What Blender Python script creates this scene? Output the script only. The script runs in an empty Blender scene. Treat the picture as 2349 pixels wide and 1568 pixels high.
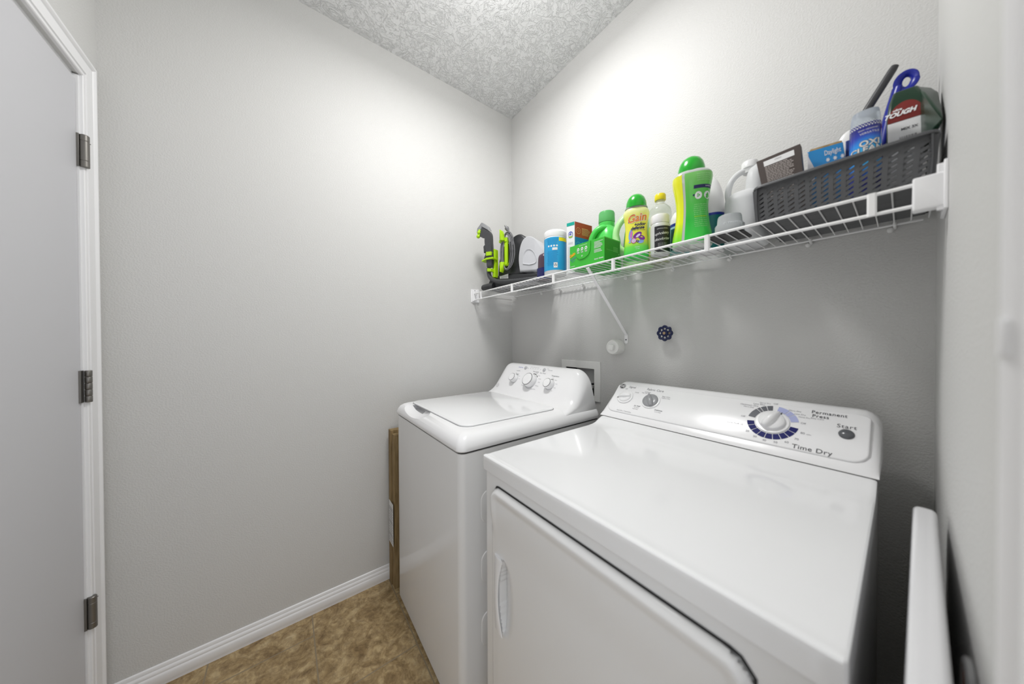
import bpy, bmesh, math, random
from mathutils import Vector, Matrix
V = Vector
random.seed(7)
sc = bpy.context.scene
C = sc.collection
PI = math.pi

# ---------------------------------------------------------------- camera
cam = bpy.data.cameras.new('camera')
camo = bpy.data.objects.new('camera', cam)
C.objects.link(camo)
YAW, PIT, ROLL = 0.92052, -0.00892, -0.00402
Fw = V((-math.sin(YAW)*math.cos(PIT), math.cos(YAW)*math.cos(PIT), math.sin(PIT)))
Rt = Fw.cross(V((0, 0, 1))).normalized()
Up = Rt.cross(Fw)
R2 = Rt*math.cos(ROLL) + Up*math.sin(ROLL)
U2 = -Rt*math.sin(ROLL) + Up*math.cos(ROLL)
camo.matrix_world = Matrix(((R2.x, U2.x, -Fw.x, 1.62762), (R2.y, U2.y, -Fw.y, -1.24045),
                            (R2.z, U2.z, -Fw.z, 1.24379), (0, 0, 0, 1)))
cam.sensor_width = 36
cam.lens = 683.302/2349*36
cam.clip_start = .01
cam.dof.use_dof = True
cam.dof.focus_distance = 1.5
cam.dof.aperture_fstop = 1.9
sc.camera = camo

# ---------------------------------------------------------------- light
sc.view_settings.view_transform = 'Standard'
sc.view_settings.look = 'None'
sc.view_settings.gamma = 1
sc.view_settings.use_curve_mapping = False
sc.view_settings.exposure = 0.0
world = bpy.data.worlds.new('world')
sc.world = world
world.use_nodes = True
bg = world.node_tree.nodes['Background']
bg.inputs[0].default_value = (.93, .96, 1, 1)
bg.inputs[1].default_value = 1.5
def lamp(name, kind, loc, energy, color=(1, 1, 1), **kw):
    l = bpy.data.lights.new(name, kind)
    l.energy = energy
    l.color = color
    for k, v in kw.items(): setattr(l, k, v)
    o = bpy.data.objects.new(name, l)
    o.location = loc
    C.objects.link(o)
    return o
lamp('ceiling_lamp', 'AREA', (.80, -.70, 2.655), 12.5, (1, .99, .98), shape='DISK', size=.30)
lamp('ceiling_lamp_side_glow', 'POINT', (.80, -.70, 2.55), 7.6, (1, .99, .98), shadow_soft_size=.13)

# ---------------------------------------------------------------- materials
MC = {}
def mat(name, col, rough=.5, metal=0., spec=.5, trans=0., coat=0., ior=1.45, sub=0., alpha=1.):
    if name in MC: return MC[name]
    m = bpy.data.materials.new(name)
    m.use_nodes = True
    p = m.node_tree.nodes['Principled BSDF']
    p.inputs['Base Color'].default_value = (*col, 1)
    p.inputs['Roughness'].default_value = rough
    p.inputs['Metallic'].default_value = metal
    p.inputs['Specular IOR Level'].default_value = spec
    p.inputs['Transmission Weight'].default_value = trans
    p.inputs['Coat Weight'].default_value = coat
    p.inputs['IOR'].default_value = ior
    p.inputs['Alpha'].default_value = alpha
    if sub:
        p.inputs['Subsurface Weight'].default_value = sub
        p.inputs['Subsurface Scale'].default_value = .01
    MC[name] = m
    return m
def srgb(r, g, b):
    f = lambda c: (c/255/12.92) if c/255 <= .04045 else ((c/255+.055)/1.055)**2.4
    return (f(r), f(g), f(b))
def nd(m, t, **kw):
    n = m.node_tree.nodes.new(t)
    for k, v in kw.items(): setattr(n, k, v)
    return n
def lk(m, a, b): m.node_tree.links.new(a, b)
def bsdf(m): return m.node_tree.nodes['Principled BSDF']
def texco(m, scale=(1, 1, 1)):
    t = nd(m, 'ShaderNodeNewGeometry')
    mp = nd(m, 'ShaderNodeMapping')
    mp.inputs['Scale'].default_value = scale
    lk(m, t.outputs['Position'], mp.inputs['Vector'])
    return mp.outputs[0]
def bump(m, height, strength, dist):
    b = nd(m, 'ShaderNodeBump')
    b.inputs['Strength'].default_value = strength
    b.inputs['Distance'].default_value = dist
    lk(m, height, b.inputs['Height'])
    lk(m, b.outputs[0], bsdf(m).inputs['Normal'])
def ramp(m, fac, stops):
    r = nd(m, 'ShaderNodeValToRGB')
    e = r.color_ramp.elements
    while len(e) < len(stops): e.new(.5)
    for i, (p, c) in enumerate(stops):
        e[i].position = p
        e[i].color = (*c, 1) if len(c) == 3 else c
    lk(m, fac, r.inputs[0])
    return r.outputs[0]
def noise(m, vec, scale, detail=2, rough=.5, dist=0):
    n = nd(m, 'ShaderNodeTexNoise')
    n.inputs['Scale'].default_value = scale
    n.inputs['Detail'].default_value = detail
    n.inputs['Roughness'].default_value = rough
    n.inputs['Distortion'].default_value = dist
    if vec is not None: lk(m, vec, n.inputs['Vector'])
    return n.outputs[0]

# orange-peel painted wall
WALL = mat('wall_paint', (.655, .652, .64), .62, spec=.35)
v = texco(WALL)
bump(WALL, ramp(WALL, noise(WALL, v, 185, 2, .5), [(.40, (0, 0, 0)), (.62, (1, 1, 1))]), .24, .0017)
WHITE_TRIM = mat('white_trim', (.86, .86, .87), .35)
# knock-down textured ceiling
CEIL = mat('ceiling_texture', (.80, .805, .81), .6, spec=.3)
v = texco(CEIL)
n1 = ramp(CEIL, noise(CEIL, v, 12.5, 4, .6, 2.6), [(.478, (0, 0, 0)), (.486, (1, 1, 1)), (.497, (1, 1, 1)), (.520, (.25, .25, .25)), (.60, (0, 0, 0))])
n2 = ramp(CEIL, noise(CEIL, v, 21, 4, .6, 2.2), [(.53, (0, 0, 0)), (.542, (1, 1, 1)), (.556, (.8, .8, .8)), (.585, (0, 0, 0))])
mx = nd(CEIL, 'ShaderNodeMath', operation='MULTIPLY_ADD')
lk(CEIL, n2, mx.inputs[0]); mx.inputs[1].default_value = .7; lk(CEIL, n1, mx.inputs[2])
bump(CEIL, mx.outputs[0], .62, .0065)
# stone-look floor tiles with grout joints
FLOOR = mat('floor_tile', (.4, .3, .18), .42)
v = texco(FLOOR)
c1 = ramp(FLOOR, noise(FLOOR, v, 15, 8, .72, 1.0), [(.28, (.17, .105, .045)), (.44, (.33, .235, .115)), (.55, (.46, .345, .185)), (.72, (.60, .49, .30))])
c2 = ramp(FLOOR, noise(FLOOR, v, 42, 5, .7, .6), [(.35, (.55, .50, .46)), (.6, (1.08, 1.05, 1))])
mm = nd(FLOOR, 'ShaderNodeMix', data_type='RGBA', blend_type='MULTIPLY')
mm.inputs[0].default_value = .8
lk(FLOOR, c1, mm.inputs[6]); lk(FLOOR, c2, mm.inputs[7])
br = nd(FLOOR, 'ShaderNodeTexBrick')
br.offset = .5
for k, val in (('Scale', 1), ('Mortar Size', .0028), ('Mortar Smooth', .3), ('Brick Width', .60), ('Row Height', .333)):
    br.inputs[k].default_value = val
mp = nd(FLOOR, 'ShaderNodeMapping')
mp.inputs['Location'].default_value = (.17, .156+.333*6, 0)
g = nd(FLOOR, 'ShaderNodeNewGeometry')
lk(FLOOR, g.outputs['Position'], mp.inputs[0]); lk(FLOOR, mp.outputs[0], br.inputs['Vector'])
m3 = nd(FLOOR, 'ShaderNodeMix', data_type='RGBA')
lk(FLOOR, br.outputs['Fac'], m3.inputs[0]); lk(FLOOR, mm.outputs[2], m3.inputs[6])
m3.inputs[7].default_value = (.27, .215, .14, 1)
lk(FLOOR, m3.outputs[2], bsdf(FLOOR).inputs['Base Color'])
bump(FLOOR, noise(FLOOR, v, 30, 4, .6), .25, .004)

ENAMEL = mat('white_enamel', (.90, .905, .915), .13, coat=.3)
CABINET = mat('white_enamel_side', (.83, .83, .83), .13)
PLASTIC_W = mat('white_plastic', (.90, .90, .91), .25)
PANEL_W = mat('white_console', (.90, .90, .91), .2)
GREY_SEAM = mat('dark_seam', (.03, .03, .03), .7)
DARK = mat('black_plastic', (.012, .012, .013), .4)
CHROME = mat('chrome', (.75, .75, .77), .12, metal=1)
NICKEL = mat('satin_nickel', (.22, .21, .195), .38, metal=.85)
INK = mat('dark_ink', (.09, .09, .10), .5, spec=.2)
INK_L = mat('grey_ink', (.32, .32, .34), .5, spec=.2)
INK_B = mat('blue_ink', (.25, .25, .62), .5, spec=.2)
NAVY = mat('navy_print', srgb(24, 28, 98), .45, spec=.15)
LAV = mat('lavender_print', srgb(178, 184, 224), .45, spec=.15)
GREYP = mat('grey_print', srgb(82, 84, 92), .3, spec=.4)
KNOBG = mat('grey_knob', (.33, .335, .35), .28)
WIREW = mat('white_wire', (.92, .92, .92), .3)

# ---------------------------------------------------------------- mesh helpers
def link(name, me, parent=None, mats=None, smooth=40, loc=None):
    o = bpy.data.objects.new(name, me)
    if mats is not None:
        for m in (mats if isinstance(mats, (list, tuple)) else [mats]): me.materials.append(m)
    if smooth:
        for p in me.polygons: p.use_smooth = True
        me.set_sharp_from_angle(angle=math.radians(smooth))
    C.objects.link(o)
    if parent is not None:
        o.parent = parent
        o.matrix_parent_inverse = Matrix.Translation(parent.location).inverted() if parent.type == 'EMPTY' else parent.matrix_basis.inverted()
    return o
def fin(name, bm, mats, parent=None, smooth=40, bevel=0, seg=2, subsurf=0, recalc=True):
    if recalc: bmesh.ops.recalc_face_normals(bm, faces=bm.faces[:])
    me = bpy.data.meshes.new(name)
    bm.to_mesh(me); bm.free()
    o = link(name, me, parent, mats, smooth)
    if bevel:
        b = o.modifiers.new('bevel', 'BEVEL')
        b.width = bevel; b.segments = seg; b.limit_method = 'ANGLE'; b.angle_limit = math.radians(42)
    if subsurf:
        s = o.modifiers.new('sub', 'SUBSURF'); s.levels = subsurf; s.render_levels = subsurf
    return o
def thing(name, label, cat, loc=(0, 0, 0), group=None):
    o = bpy.data.objects.new(name, None)
    o.empty_display_size = .05
    o.location = loc
    C.objects.link(o)
    o['label'] = label; o['category'] = cat
    if group: o['group'] = group
    return o
def tag(o, label, cat, group=None):
    o['label'] = label; o['category'] = cat
    if group: o['group'] = group
    return o
def structure(o):
    o['kind'] = 'structure'
    return o
def NB(): return bmesh.new()
def box(bm, x0, x1, y0, y1, z0, z1, mi=0, M=None):
    vs = [bm.verts.new(V((x, y, z))) for x in (x0, x1) for y in (y0, y1) for z in (z0, z1)]
    if M:
        for q in vs: q.co = M @ q.co
    for f in ((0, 1, 3, 2), (4, 6, 7, 5), (0, 4, 5, 1), (2, 3, 7, 6), (0, 2, 6, 4), (1, 5, 7, 3)):
        fc = bm.faces.new([vs[i] for i in f]); fc.material_index = mi
    return vs
def loft(bm, rings, mi=0, cap=True, closed=True):
    R = [[bm.verts.new(p) for p in r] for r in rings]
    n = len(R[0])
    for a, b in zip(R, R[1:]):
        for i in range(n if closed else n-1):
            j = (i+1) % n
            f = bm.faces.new((a[i], a[j], b[j], b[i])); f.material_index = mi
    if cap:
        f = bm.faces.new(R[0][::-1]); f.material_index = mi
        f = bm.faces.new(R[-1]); f.material_index = mi
    return R
def tube(bm, pts, r, seg=8, mi=0, closed=False, cap=True, flat=None):
    pts = [V(p) for p in pts]
    n = len(pts)
    rr = r if isinstance(r, (list, tuple)) else [r]*n
    up = None; rings = []
    for i, p in enumerate(pts):
        if closed: t = pts[(i+1) % n]-pts[i-1]
        else: t = pts[min(i+1, n-1)]-pts[max(i-1, 0)]
        if t.length < 1e-9: t = V((0, 0, 1))
        t.normalize()
        if up is None:
            up = t.orthogonal().normalized()
            if flat is not None: up = (V(flat)-t*V(flat).dot(t)).normalized()
        up = (up-t*up.dot(t)).normalized()
        s = t.cross(up)
        rx, ry = rr[i] if isinstance(rr[i], tuple) else (rr[i], rr[i])
        rings.append([p+up*math.cos(2*PI*k/seg)*rx+s*math.sin(2*PI*k/seg)*ry for k in range(seg)])
    if closed: rings.append(rings[0]); cap = False
    loft(bm, rings, mi, cap)
def spline(pts, n=8, closed=False):
    P = [V(p) for p in pts]; out = []
    m = len(P)
    for i in range(m if closed else m-1):
        if closed: a, b, c, d = P[i-1], P[i], P[(i+1) % m], P[(i+2) % m]
        else: a, b, c, d = P[max(i-1, 0)], P[i], P[i+1], P[min(i+2, m-1)]
        for k in range(n):
            t = k/n
            out.append(.5*((2*b)+(c-a)*t+(2*a-5*b+4*c-d)*t*t+(3*b-a-3*c+d)*t**3))
    if not closed: out.append(P[-1])
    return out
def lathe(bm, prof, cen=(0, 0, 0), ax=(0, 0, 1), seg=32, mi=0, cap=True):
    """prof: (radius, distance along axis)"""
    ax = V(ax).normalized(); a = ax.orthogonal().normalized(); b = ax.cross(a); cen = V(cen)
    rings = [[cen+ax*h+(a*math.cos(2*PI*k/seg)+b*math.sin(2*PI*k/seg))*max(r, 1e-5) for k in range(seg)] for r, h in prof]
    loft(bm, rings, mi, cap)
def rrect(w, h, r, n=6):
    """rounded rectangle outline, centred, as 2D points"""
    out = []
    for cx, cy, a0 in ((w/2-r, h/2-r, 0), (-w/2+r, h/2-r, 90), (-w/2+r, -h/2+r, 180), (w/2-r, -h/2+r, 270)):
        for k in range(n+1):
            a = math.radians(a0+90*k/n)
            out.append((cx+r*math.cos(a), cy+r*math.sin(a)))
    return out
def slab(bm, outline, O, X, Y, N, t, mi=0, edge=0.0, steps=3):
    """outline (2D) extruded along N by t with a rounded top edge"""
    O, X, Y, N = V(O), V(X), V(Y), V(N)
    cx = sum(p[0] for p in outline)/len(outline); cy = sum(p[1] for p in outline)/len(outline)
    L = max(math.hypot(p[0]-cx, p[1]-cy) for p in outline)
    rings = [[O+X*p[0]+Y*p[1] for p in outline]]
    def inset(d):
        out = []
        n = len(outline)
        for i in range(n):
            a = outline[i-1]; b = outline[i]; c = outline[(i+1) % n]
            tx, ty = c[0]-a[0], c[1]-a[1]; l = math.hypot(tx, ty) or 1
            out.append((b[0]-ty/l*d, b[1]+tx/l*d))
        return out
    if edge:
        for k in range(steps+1):
            a = PI/2*k/steps
            ins = inset(edge*(1-math.cos(a)))
            rings.append([O+X*p[0]+Y*p[1]+N*(t-edge+edge*math.sin(a)) for p in ins])
    else:
        rings.append([O+X*p[0]+Y*p[1]+N*t for p in outline])
    loft(bm, rings, mi)
FONTS = {}
def glyphs(s, size=1, align='CENTER', bold=0.0, space=1.0):
    key = (s, align, bold, space)
    if key not in FONTS:
        cu = bpy.data.curves.new('t', 'FONT')
        cu.body = s; cu.align_x = align; cu.align_y = 'CENTER'; cu.offset = bold; cu.space_character = space
        cu.resolution_u = 3
        ob = bpy.data.objects.new('t', cu)
        C.objects.link(ob)
        bpy.context.view_layer.update()
        me = bpy.data.meshes.new_from_object(ob.evaluated_get(bpy.context.evaluated_depsgraph_get()))
        FONTS[key] = ([tuple(q.co) for q in me.vertices], [tuple(p.vertices) for p in me.polygons])
        bpy.data.objects.remove(ob); bpy.data.curves.remove(cu); bpy.data.meshes.remove(me)
    return FONTS[key]
def text(bm, s, size, fn, mi=0, align='CENTER', bold=0.0, shear=0.0, rot=0.0, space=1.0):
    """fn(u, v) -> point on the printed surface"""
    vs, fs = glyphs(s, 1, align, bold, space)
    ca, sa = math.cos(rot), math.sin(rot)
    out = []
    for x, y, z in vs:
        x += shear*y
        x, y = x*size, y*size
        out.append(bm.verts.new(fn(x*ca-y*sa, x*sa+y*ca)))
    for f in fs:
        try: bm.faces.new([out[i] for i in f]).material_index = mi
        except ValueError: pass
def plane_fn(O, X, Y, u0=0, v0=0):
    O, X, Y = V(O), V(X), V(Y)
    return lambda u, v: O+X*(u+u0)+Y*(v+v0)
def patch(bm, fn, u0, u1, v0, v1, nu=1, nv=1, mi=0):
    g = [[bm.verts.new(fn(u0+(u1-u0)*i/nu, v0+(v1-v0)*j/nv)) for i in range(nu+1)] for j in range(nv+1)]
    for j in range(nv):
        for i in range(nu):
            bm.faces.new((g[j][i], g[j][i+1], g[j+1][i+1], g[j+1][i])).material_index = mi
def disc(bm, fn, cu, cv, ru, rv=None, n=20, mi=0, hole=0.0):
    rv = ru if rv is None else rv
    out = [bm.verts.new(fn(cu+ru*math.cos(2*PI*k/n), cv+rv*math.sin(2*PI*k/n))) for k in range(n)]
    if not hole:
        bm.faces.new(out).material_index = mi
    else:
        inn = [bm.verts.new(fn(cu+ru*hole*math.cos(2*PI*k/n), cv+rv*hole*math.sin(2*PI*k/n))) for k in range(n)]
        for k in range(n):
            j = (k+1) % n
            bm.faces.new((out[k], out[j], inn[j], inn[k])).material_index = mi
def poly(bm, fn, pts, mi=0):
    bm.faces.new([bm.verts.new(fn(*p)) for p in pts]).material_index = mi
def boolean_cut(o, cutter_bm, op='DIFFERENCE'):
    bmesh.ops.recalc_face_normals(cutter_bm, faces=cutter_bm.faces[:])
    me = bpy.data.meshes.new('cut'); cutter_bm.to_mesh(me); cutter_bm.free()
    c = bpy.data.objects.new('cut', me); C.objects.link(c)
    md = o.modifiers.new('b', 'BOOLEAN'); md.object = c; md.operation = op; md.solver = 'EXACT'
    bpy.context.view_layer.update()
    nm = bpy.data.meshes.new_from_object(o.evaluated_get(bpy.context.evaluated_depsgraph_get()))
    o.modifiers.remove(md)
    o.data = nm
    for p in nm.polygons: p.use_smooth = True
    nm.set_sharp_from_angle(angle=math.radians(35))
    bpy.data.objects.remove(c)

class Form:
    """a bottle body: stack of super-ellipse sections (z, rx, ry) about a vertical axis"""
    def __init__(s, cx, cy, secs, n=2.0, rot=0.0, seg=48):
        s.cx, s.cy, s.n, s.rot, s.seg = cx, cy, n, math.radians(rot), seg
        s.secs = secs
    def r(s, z):
        S = s.secs
        if z <= S[0][0]: return S[0][1:3]
        for i in range(len(S)-1):
            if z <= S[i+1][0]:
                t = (z-S[i][0])/max(S[i+1][0]-S[i][0], 1e-9)
                out = []
                for k in (1, 2):
                    a = S[max(i-1, 0)]; b = S[i]; c = S[i+1]; d = S[min(i+2, len(S)-1)]
                    m0 = (c[k]-a[k])/max(c[0]-a[0], 1e-9)*(c[0]-b[0]); m1 = (d[k]-b[k])/max(d[0]-b[0], 1e-9)*(c[0]-b[0])
                    h = (2*t**3-3*t*t+1)*b[k]+(t**3-2*t*t+t)*m0+(-2*t**3+3*t*t)*c[k]+(t**3-t*t)*m1
                    lo, hi = min(b[k], c[k]), max(b[k], c[k])
                    out.append(max(lo-.004, min(hi+.004, h)))
                return tuple(out)
        return S[-1][1:3]
    def pt(s, th, z, off=0.0):
        """th: world angle"""
        rx, ry = s.r(z)
        a = th-s.rot
        c, q = math.cos(a), math.sin(a)
        k = (abs(c)/rx)**s.n+(abs(q)/ry)**s.n
        rad = k**(-1/s.n)+off
        x, y = rad*c, rad*q
        return V((s.cx+x*math.cos(s.rot)-y*math.sin(s.rot), s.cy+x*math.sin(s.rot)+y*math.cos(s.rot), z))
    def mesh(s, bm, z0=None, z1=None, steps=5, mi=0, off=0.0, cap=True):
        z0 = s.secs[0][0] if z0 is None else z0; z1 = s.secs[-1][0] if z1 is None else z1
        zs = [z0]
        for i in range(len(s.secs)-1):
            a, b = s.secs[i][0], s.secs[i+1][0]
            for k in range(1, steps+1):
                z = a+(b-a)*k/steps
                if z0 < z < z1: zs.append(z)
        zs.append(z1)
        loft(bm, [[s.pt(2*PI*k/s.seg, z, off) for k in range(s.seg)] for z in zs], mi, cap)
    def fn(s, th0, z0, off=.0006):
        """printed-surface coordinates: u metres to the viewer's right, v metres up"""
        th0 = math.radians(th0)
        def f(u, v):
            rx, ry = s.r(z0+v)
            return s.pt(th0+u/((rx+ry)/2), z0+v, off)
        return f

# ================================================================ ROOM
H = 2.743; X3 = 1.674; Y4 = -1.734; T = .11
def struct(name, bm, m, bevel=0):
    return structure(fin(name, bm, m, bevel=bevel, smooth=30))
bm = NB(); box(bm, -T, 0, Y4-.3, T, -.05, H); struct('wall_left', bm, WALL)
# back wall with the opening for the recessed valve box
OB = (.497, .686, .955, 1.092)
bm = NB()
for a in ((0, OB[0], -.05, H), (OB[1], X3+T, -.05, H), (OB[0], OB[1], -.05, OB[2]), (OB[0], OB[1], OB[3], H)):
    box(bm, a[0], a[1], 0, T, a[2], a[3])
struct('wall_back', bm, WALL)
# front wall with the door opening, right wall with the doorway the camera looks from
DX0, DX1, DZ = .1125, .93, 2.037
bm = NB()
box(bm, 0, DX0-.012, Y4-T, Y4, -.05, H); box(bm, DX1+.012, X3+T, Y4-T, Y4, -.05, H); box(bm, DX0-.012, DX1+.012, Y4-T, Y4, DZ+.016, H)
struct('wall_front', bm, WALL)
RY0, RY1 = -1.035, -1.70
bm = NB()
box(bm, X3, X3+T, RY0+.012, 0, -.05, H); box(bm, X3, X3+T, Y4, RY1-.012, -.05, H); box(bm, X3, X3+T, RY1-.012, RY0+.012, 2.05, H)
struct('wall_right', bm, WALL)
bm = NB(); box(bm, -T, X3+1.3, Y4-T, T, -.06, 0); struct('floor', bm, FLOOR)
bm = NB(); box(bm, -T, X3+T, Y4-T, T, H, H+.06); struct('ceiling', bm, CEIL)

# baseboard: stepped colonial profile run along the wall
BB = [(0, 0), (.012, 0), (.012, .010), (.0135, .014), (.0135, .036), (.012, .041), (.0095, .044), (.0105, .050), (.0085, .056), (.0055, .059), (.006, .066), (.004, .071), (0, .0735)]
def run(bm, prof, P0, P1, out):
    P0, P1, out = V(P0), V(P1), V(out)
    loft(bm, [[P0+out*a+V((0, 0, b)) for a, b in prof], [P1+out*a+V((0, 0, b)) for a, b in prof]])
bm = NB(); run(bm, BB, (0, Y4+.016, 0), (0, 0, 0), (1, 0, 0)); struct('baseboard_left', bm, WHITE_TRIM)
bm = NB(); run(bm, BB, (0, 0, 0), (X3, 0, 0), (0, -1, 0)); struct('baseboard_back', bm, WHITE_TRIM)
bm = NB(); run(bm, BB, (X3, 0, 0), (X3, -.95, 0), (-1, 0, 0)); struct('baseboard_right', bm, WHITE_TRIM)

# casing profile (distance from the opening edge, thickness)
CP = [(0, 0), (0, .0075), (.002, .0095), (.009, .0100), (.0105, .0080), (.0125, .0080), (.014, .0115), (.0165, .0120), (.018, .0095), (.034, .0120), (.044, .0130), (.0455, .0110), (.0475, .0110), (.050, .0150), (.054, .0175), (.060, .0172), (.0632, .0150), (.0635, 0)]
def casing(bm, x0, x1, z1, put):
    """a three-sided casing round an opening x0..x1, height z1; put(x, z, t) -> world"""
    rings = []
    for sx, corner in ((-1, 'b'), (-1, 't'), (1, 't'), (1, 'b')):
        r = []
        for d, t in CP:
            x = (x0-d) if sx < 0 else (x1+d)
            z = 0 if corner == 'b' else z1+d
            r.append(put(x, z, t))
        rings.append(r)
    loft(bm, rings)
bm = NB(); casing(bm, .1085, DX1+.004, 2.053, lambda x, z, t: V((x, Y4-t*-1, z))); struct('trim_1', bm, WHITE_TRIM)
bm = NB(); casing(bm, RY1-.005, RY0+.02, 2.055, lambda y, z, t: V((X3-t, y, z))); struct('trim_2', bm, WHITE_TRIM)
# jambs
bm = NB()
box(bm, DX0-.012, DX0, Y4-T, Y4+.001, 0, DZ+.012); box(bm, DX1, DX1+.012, Y4-T, Y4+.001, 0, DZ+.012); box(bm, DX0, DX1, Y4-T, Y4-.010, DZ, DZ+.020)
struct('trim_3', bm, WHITE_TRIM)
bm = NB()
box(bm, X3-.001, X3+T, RY0, RY0+.012, 0, 2.05); box(bm, X3-.001, X3+T, RY1-.012, RY1, 0, 2.05); box(bm, X3-.001, X3+T, RY1, RY0, 2.038, 2.05)
struct('trim_4', bm, WHITE_TRIM)
# the closed door at left
bm = NB(); box(bm, DX0+.003, DX1-.003, Y4-.038, Y4-.003, .008, DZ-.003)
door = struct('door_1', bm, mat('door_white_vignetted', (.60, .60, .625), .45), bevel=.002)  # white door, its colour darkened to stand in for lens vignetting
def hinge(z, folded):
    bm = NB()
    hx, hy, r = DX0-.004, Y4+.010, .0075
    segs = 5 if not folded else 3
    h = .098
    if not folded:
        for k in range(5):
            lathe(bm, [(r*.9, 0), (r, .001), (r, h/5-.0016), (r*.9, h/5-.0006)], (hx, hy, z-h/2+h/5*k), seg=16)
        box(bm, hx-.02, hx+.018, Y4-.012, Y4-.0165+.018, z-h/2, z+h/2)
        for k in range(2): box(bm, hx-.012, hx-.001, hy-.002, hy+.004, z-h/2+h/5*(1+2*k), z-h/2+h/5*(2+2*k)-.001)
    else:
        R = .0095
        lathe(bm, [(R*.8, 0), (R, .001), (R, .018), (R*.93, .0185), (R*.93, .0195), (R, .020), (R, .078), (R*.93, .0785), (R*.93, .0795), (R, .080), (R, .096), (R*.8, .098)], (hx, hy, z-h/2), seg=24)
        box(bm, hx-.018, hx+.009, Y4-.012, Y4+.002, z-h/2, z+h/2)
        lathe(bm, [(.0015, 0), (.0015, .020)], (hx, hy, z+h/2-.016), (-1, .25, 0), seg=8)
    o = fin('hinge', bm, NICKEL, door, bevel=.0006)
    return o
hinge(1.823, True); hinge(1.105, False); hinge(.405, True)
# painted strike plate on the right-hand doorway
bm = NB(); box(bm, X3-.0180, X3-.014, RY0+.070, RY0+.0815, 1.234, 1.253)
sp = fin('strike_plate', bm, WHITE_TRIM, bevel=.001); tag(sp, 'white painted plate on the blurred doorway casing at far right', 'plate')

# ================================================================ VALVE BOX, CLEANOUT, SHUT-OFF
vb = thing('outlet_box', 'white recessed plumbing outlet box in the wall behind the washing machine', 'outlet box', (.592, 0, 1.02))
bm = NB()
fo = [(.4646, .93), (.721, .93), (.721, 1.1297), (.4646, 1.1297)]
fi = [(OB[0], OB[2]), (OB[1], OB[2]), (OB[1], OB[3]), (OB[0], OB[3])]
rings = [[V((x, 0, z)) for x, z in fo], [V((x, -.006, z)) for x, z in fo], [V((x, -.007, z)) for x, z in fi], [V((x, .085, z)) for x, z in fi]]
loft(bm, rings, cap=False)
bm.faces.new([bm.verts.new(V((x, .085, z))) for x, z in fi])
fin('frame', bm, mat('outlet_plastic', (.86, .86, .84), .45), vb, bevel=.0015, recalc=False)
bm = NB()
lathe(bm, [(.010, 0), (.010, .05)], (.655, .05, .955), seg=16)
box(bm, .640, .672, .030, .060, 1.005, 1.013)
lathe(bm, [(.013, 0), (.013, .02), (.008, .03)], (.655, .05, .975), seg=16)
fin('valve', bm, DARK, vb, bevel=.001)
bm = NB(); tube(bm, spline([(.655, .045, .985), (.66, .02, .98), (.668, .01, .965), (.668, .012, .945)]), .009, 12)
fin('hose', bm, DARK, vb)

co = thing('cleanout_cap', 'white round drain cleanout cap with square lug sticking out of the wall', 'pipe cap', (.818, -.02, 1.206))
bm = NB(); lathe(bm, [(.035, 0), (.035, .040), (.0335, .0425)], (.818, .001, 1.206), (0, -1, 0), 40)
fin('collar', bm, mat('pvc', (.86, .86, .83), .4), co)
bm = NB(); lathe(bm, [(.030, 0), (.032, .001), (.032, .004), (.030, .006), (.026, .006), (.025, .0045), (.001, .0045)], (.818, -.0415, 1.206), (0, -1, 0), 40)
fin('plug', bm, mat('pvc_white', (.90, .90, .88), .35), co)
bm = NB(); box(bm, -.0125, .0125, -.016, 0, -.0125, .0125, M=Matrix.Translation((.818, -.046, 1.206)) @ Matrix.Rotation(.12, 4, 'Y'))
fin('lug', bm, MC['pvc_white'], co, bevel=.002)

va = thing('shutoff_valve', 'small dark blue wheel shut-off valve handle on the bare wall under the shelf', 'valve', (1.048, -.03, 1.266))
bm = NB()
cx, cy, cz = 1.048, -.030, 1.266
pts = []
for k in range(64):
    a = 2*PI*k/64
    r = .0255+.0022*math.cos(8*a)
    pts.append((cx+r*math.cos(a), cy, cz+r*math.sin(a)))
tube(bm, pts, .0052, 8, closed=True)
for k in range(8):
    a = 2*PI*(k+.5)/8
    tube(bm, [(cx+.009*math.cos(a), cy, cz+.009*math.sin(a)), (cx+.024*math.cos(a), cy, cz+.024*math.sin(a))], .003, 6)
lathe(bm, [(.0135, -.003), (.0145, 0), (.013, .005)], (cx, cy, cz), (0, -1, 0), 20)
fin('wheel', bm, mat('valve_blue', srgb(18, 28, 70), .35), va)
bm = NB(); lathe(bm, [(.007, -.034), (.007, -.002), (.0055, .007), (.001, .0075)], (cx, cy, cz), (0, -1, 0), 12)
fin('stem', bm, mat('brass_stem', (.42, .30, .18), .4, metal=.6), va)

# ================================================================ WASHING MACHINE
WX0, WX1, WY0, WY1 = .133, .798, -.815, -.105
wm = thing('washing_machine', 'white top-loading washing machine with three round knobs in the corner', 'washing machine', ((WX0+WX1)/2, (WY0+WY1)/2, 0))
WM = [CABINET, ENAMEL, GREY_SEAM, PLASTIC_W, INK, CHROME]
bm = NB()
def rr_ring(x0, x1, y0, y1, r, z, n=6):
    return [V(((x0+x1)/2+a, (y0+y1)/2+b, z)) for a, b in rrect(x1-x0, y1-y0, r, n)]
loft(bm, [rr_ring(WX0+.004, WX1-.004, WY0+.004, WY1, .024, z) for z in (.012, .02, .88, .882)])
for zc in (.692, .4915, .286):   # pressed ribs on the side sheet
    slab(bm, rrect(.070, .108 if zc > .3 else .115, .030, 8), (WX1-.0042, -.702, zc), (0, 1, 0), (0, 0, 1), (1, 0, 0), .003, edge=.0025)
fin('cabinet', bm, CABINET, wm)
bm = NB()
loft(bm, [rr_ring(WX0+.009, WX1-.009, WY0+.009, WY1, .022, z) for z in (.8822, .8895)])
fin('seam', bm, GREY_SEAM, wm)
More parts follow.
